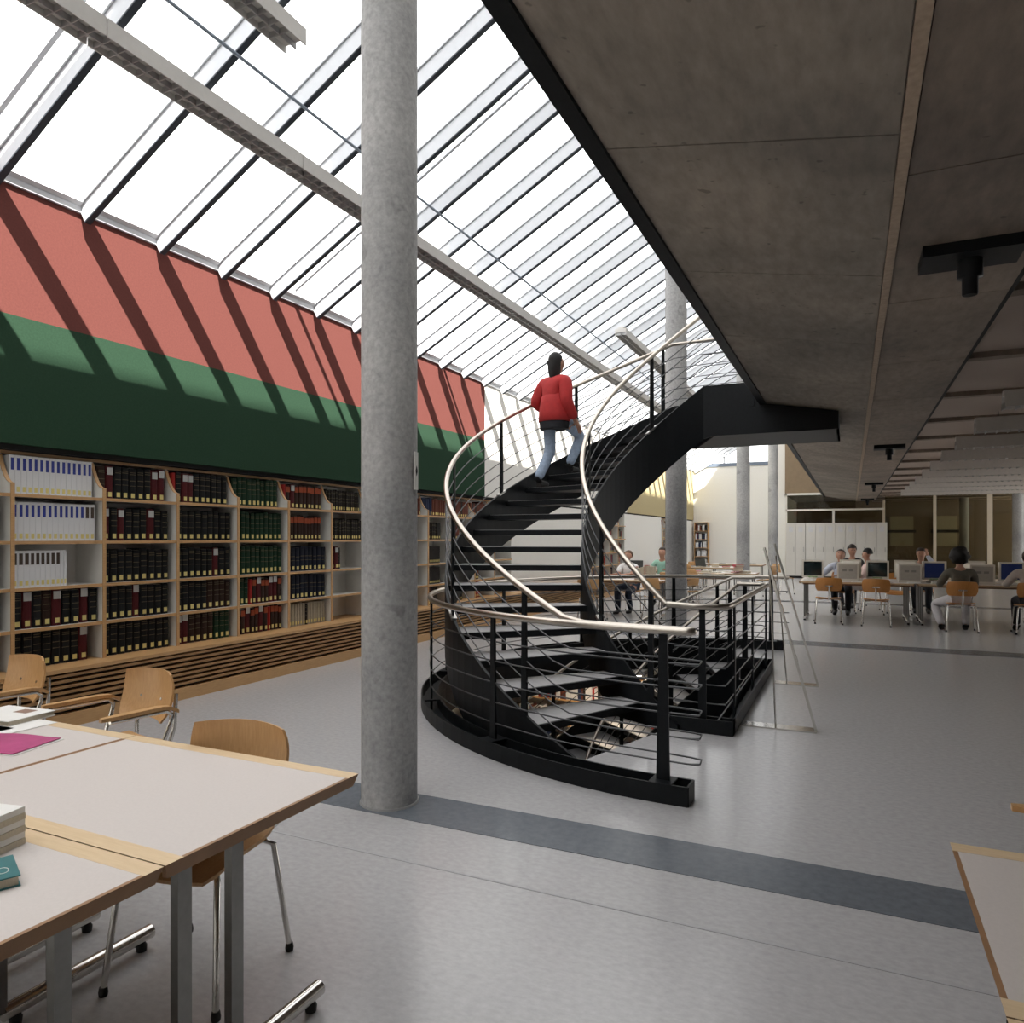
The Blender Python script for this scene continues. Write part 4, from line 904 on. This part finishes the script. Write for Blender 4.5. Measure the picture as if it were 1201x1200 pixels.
# ================================================================ THINGS ON THE TABLES
TZ = .7408
def bookobj(name, loc, rz, w, d, h, cover, label, cat='book', group=None):
    b = empty(name, loc, rz); tag(b, label, cat, group)
    MB().box(-w / 2, w / 2, -d / 2, d / 2, 0, .003).box(-w / 2, w / 2, -d / 2, d / 2, h - .003, h).box(-w / 2, -w / 2 + .003, -d / 2, d / 2, .003, h - .003).build('cover', cover, b)
    MB().box(-w / 2 + .003, w / 2 - .004, -d / 2 + .004, d / 2 - .004, .003, h - .003).build('page_block', PAGES, b); return b
# tied paper block
b = empty('paper_block', (-2.06, 1.07, TZ), R(12)); tag(b, 'thick block of paper tied with a dark band at the left edge', 'paper block')
for i in range(6): MB().box(-.14, .10 - .002 * (i % 2), -.09, .09, .0165 * i, .0165 * i + .0155).build('paper_stack', PAPER if i % 2 else PAGES, b)
MB().box(-.142, .102, -.012, .0, -.0, .1).build('band', solid('dark_band', (.03, .025, .05), .6), b)
MB().box(-.10, .03, .01, .07, .1, .104).build('note', solid('yellow_note', (.80, .62, .06), .6), b)
b = bookobj('book', (-1.855, .962, TZ), R(-24), .14, .21, .026, solid('teal_cover', (.03, .16, .17), .4), 'small teal book lying flat on the lower left table')
for i in range(4): MB().box(.0 + .01 * i, .05 + .004 * i, .04 - .012 * i, .043 - .012 * i, .026, .0264).build('cover_lettering', PAPER, b)
MB().tube([(.02 + .018 * cos(a), .075 + .012 * sin(a), .0262) for a in frange(0, 2 * pi, 14)], .0012, 5).build('cover_emblem', PAPER, b)
b = empty('folder', (-3.0, 1.70, TZ), R(14)); tag(b, 'shiny pink folder with papers sticking out on the left table', 'folder')
MB().box(-.16, .17, -.115, .115, 0, .002).build('paper_sheet', PAPER, b)
def fl(u, v): return ((u - .5) * .32, (v - .5) * .22, .006 + .012 * sin(pi * min(1, u * 1.2)) * (1 - .5 * v)), (0, 0, 1)
MB().panel(fl, 10, 6, .003).build('cover', solid('pink_plastic', (.52, .09, .24), .25), b)
b = bookobj('book', (-3.42, 1.96, TZ), R(6), .30, .22, .024, PAPER, 'pale thick magazine lying open side down at the table rear edge')
MB().box(.0, .08, .02, .08, .024, .0244).build('cover_picture', solid('photo_brown', (.30, .19, .14), .5), b)
for i, (x, y, r_, lb) in enumerate(((-3.32, 1.72, 25, 'loose white sheet overlapping the pink folder'), (-3.25, 1.86, -12, 'loose white sheet between folder and magazine'))):
    tag(MB().box(-.105, .105, -.148, .148, 0, .0008).build('paper_sheet', PAPER), lb, 'paper', 'loose papers').location = (x, y, TZ + .001 + i * .03 - (.03 if i else 0)); 
# upright books on the reader's table
cols = [(.45, .03, .02), (.62, .58, .5), (.66, .62, .52), (.5, .45, .36), (.62, .57, .46), (.48, .05, .03), (.36, .05, .03), (.66, .6, .5), (.6, .52, .42), (.62, .60, .52)]
x = -3.78
for i, c in enumerate(cols):
    t = .036; h = [.25, .22, .22, .24, .25, .28, .28, .27, .26, .26][i]
    o = bookobj('book', (x, 13.72, TZ), 0, t, .18, h, BK(c), ['red', 'cream', 'pale', 'beige', 'ivory', 'orange red', 'dark red', 'light cream', 'buff', 'off-white'][i] + ' upright book in the row on the reader table', group='upright books on the reader table'); x += t + .002
tag(MB().box(-3.37, -3.23, 13.9, 14.1, TZ, TZ + .14).box(-3.36, -3.24, 13.91, 14.09, TZ + .14, TZ + .141).build('wooden_box', WOOD), 'small beech card box beside the upright books', 'box')
def laptop(loc, rz, label):
    l = empty('laptop', loc, rz); tag(l, label, 'laptop', 'laptops'); MB().box(-.16, .16, -.11, .11, 0, .025).build('base', PCG, l); MB().hexa([(-.16, .11, .025), (.16, .11, .025), (.16, .125, .025), (-.16, .125, .025)], [(-.16, .17, .24), (.16, .17, .24), (.16, .18, .24), (-.16, .18, .24)]).build('lid', solid('laptop_dark', (.06, .07, .07), .4), l)
laptop((-3.75, 20.5, TZ), R(160), 'open dark laptop on the distant table left of the middle column'); laptop((-5.0, 18.1, TZ), R(200), 'open laptop partly behind the stair column')
rnd = random.Random(5); k = 0
for (tx_, ty_), n in (((-3.1, 15.9), 5), ((-2.75, 17.4), 6), ((-3.6, 20.6), 4), ((-4.4, 18.2), 4), ((-3.2, 23.3), 3), ((-4.0, 13.9), 2)):
    for i in range(n):
        c, nm = rnd.choice([((.72, .70, .66), 'white'), ((.70, .68, .62), 'cream'), ((.45, .10, .12), 'pink red'), ((.08, .10, .12), 'dark grey'), ((.50, .40, .28), 'buff')])
        px = tx_ - .65 + 1.3 * (i + .5) / n; py = ty_ + rnd.uniform(-.2, .2); hh = rnd.choice([.02, .03, .05])
        bookobj('book', (px, py, TZ), rnd.uniform(-.4, .4), .19, .26, hh, BK(c), '%s book lying %s from left on the %s' % (nm, ORD[i], {(-3.1, 15.9): 'papers table', (-2.75, 17.4): 'pink stacks table', (-3.6, 20.6): 'distant laptop table', (-4.4, 18.2): 'far left table', (-3.2, 23.3): 'table before the white wall', (-4.0, 13.9): 'reader table'}[(tx_, ty_)]), group='books lying on the reading tables'); k += 1
for i in range(3): bookobj('book', (-2.35, 17.2, TZ + .001 + .05 * i + .05), .2 * i, .2, .27, .048, BK([(.5, .12, .14), (.6, .3, .28), (.35, .04, .05)][i]), ['lowest', 'middle', 'topmost'][i] + ' thick pink red volume in the stack by the middle column')
for i, (x, y) in enumerate(((-.75, 14.62), (-.45, 14.64), (.1, 14.62), (1.0, 14.64))):
    tag(MB().box(-.1, .1, -.07, .07, 0, .012).box(-.09, .11, -.06, .075, .0125, .02).build('paper_pile', PAPER), 'flat pile of white papers, ' + ORD[i] + ' from left on the near desk row', 'paper', 'paper piles on the computer desks').location = (x, y, TZ)
for o in COL.objects:
    if '_local' in o: del o['_local']
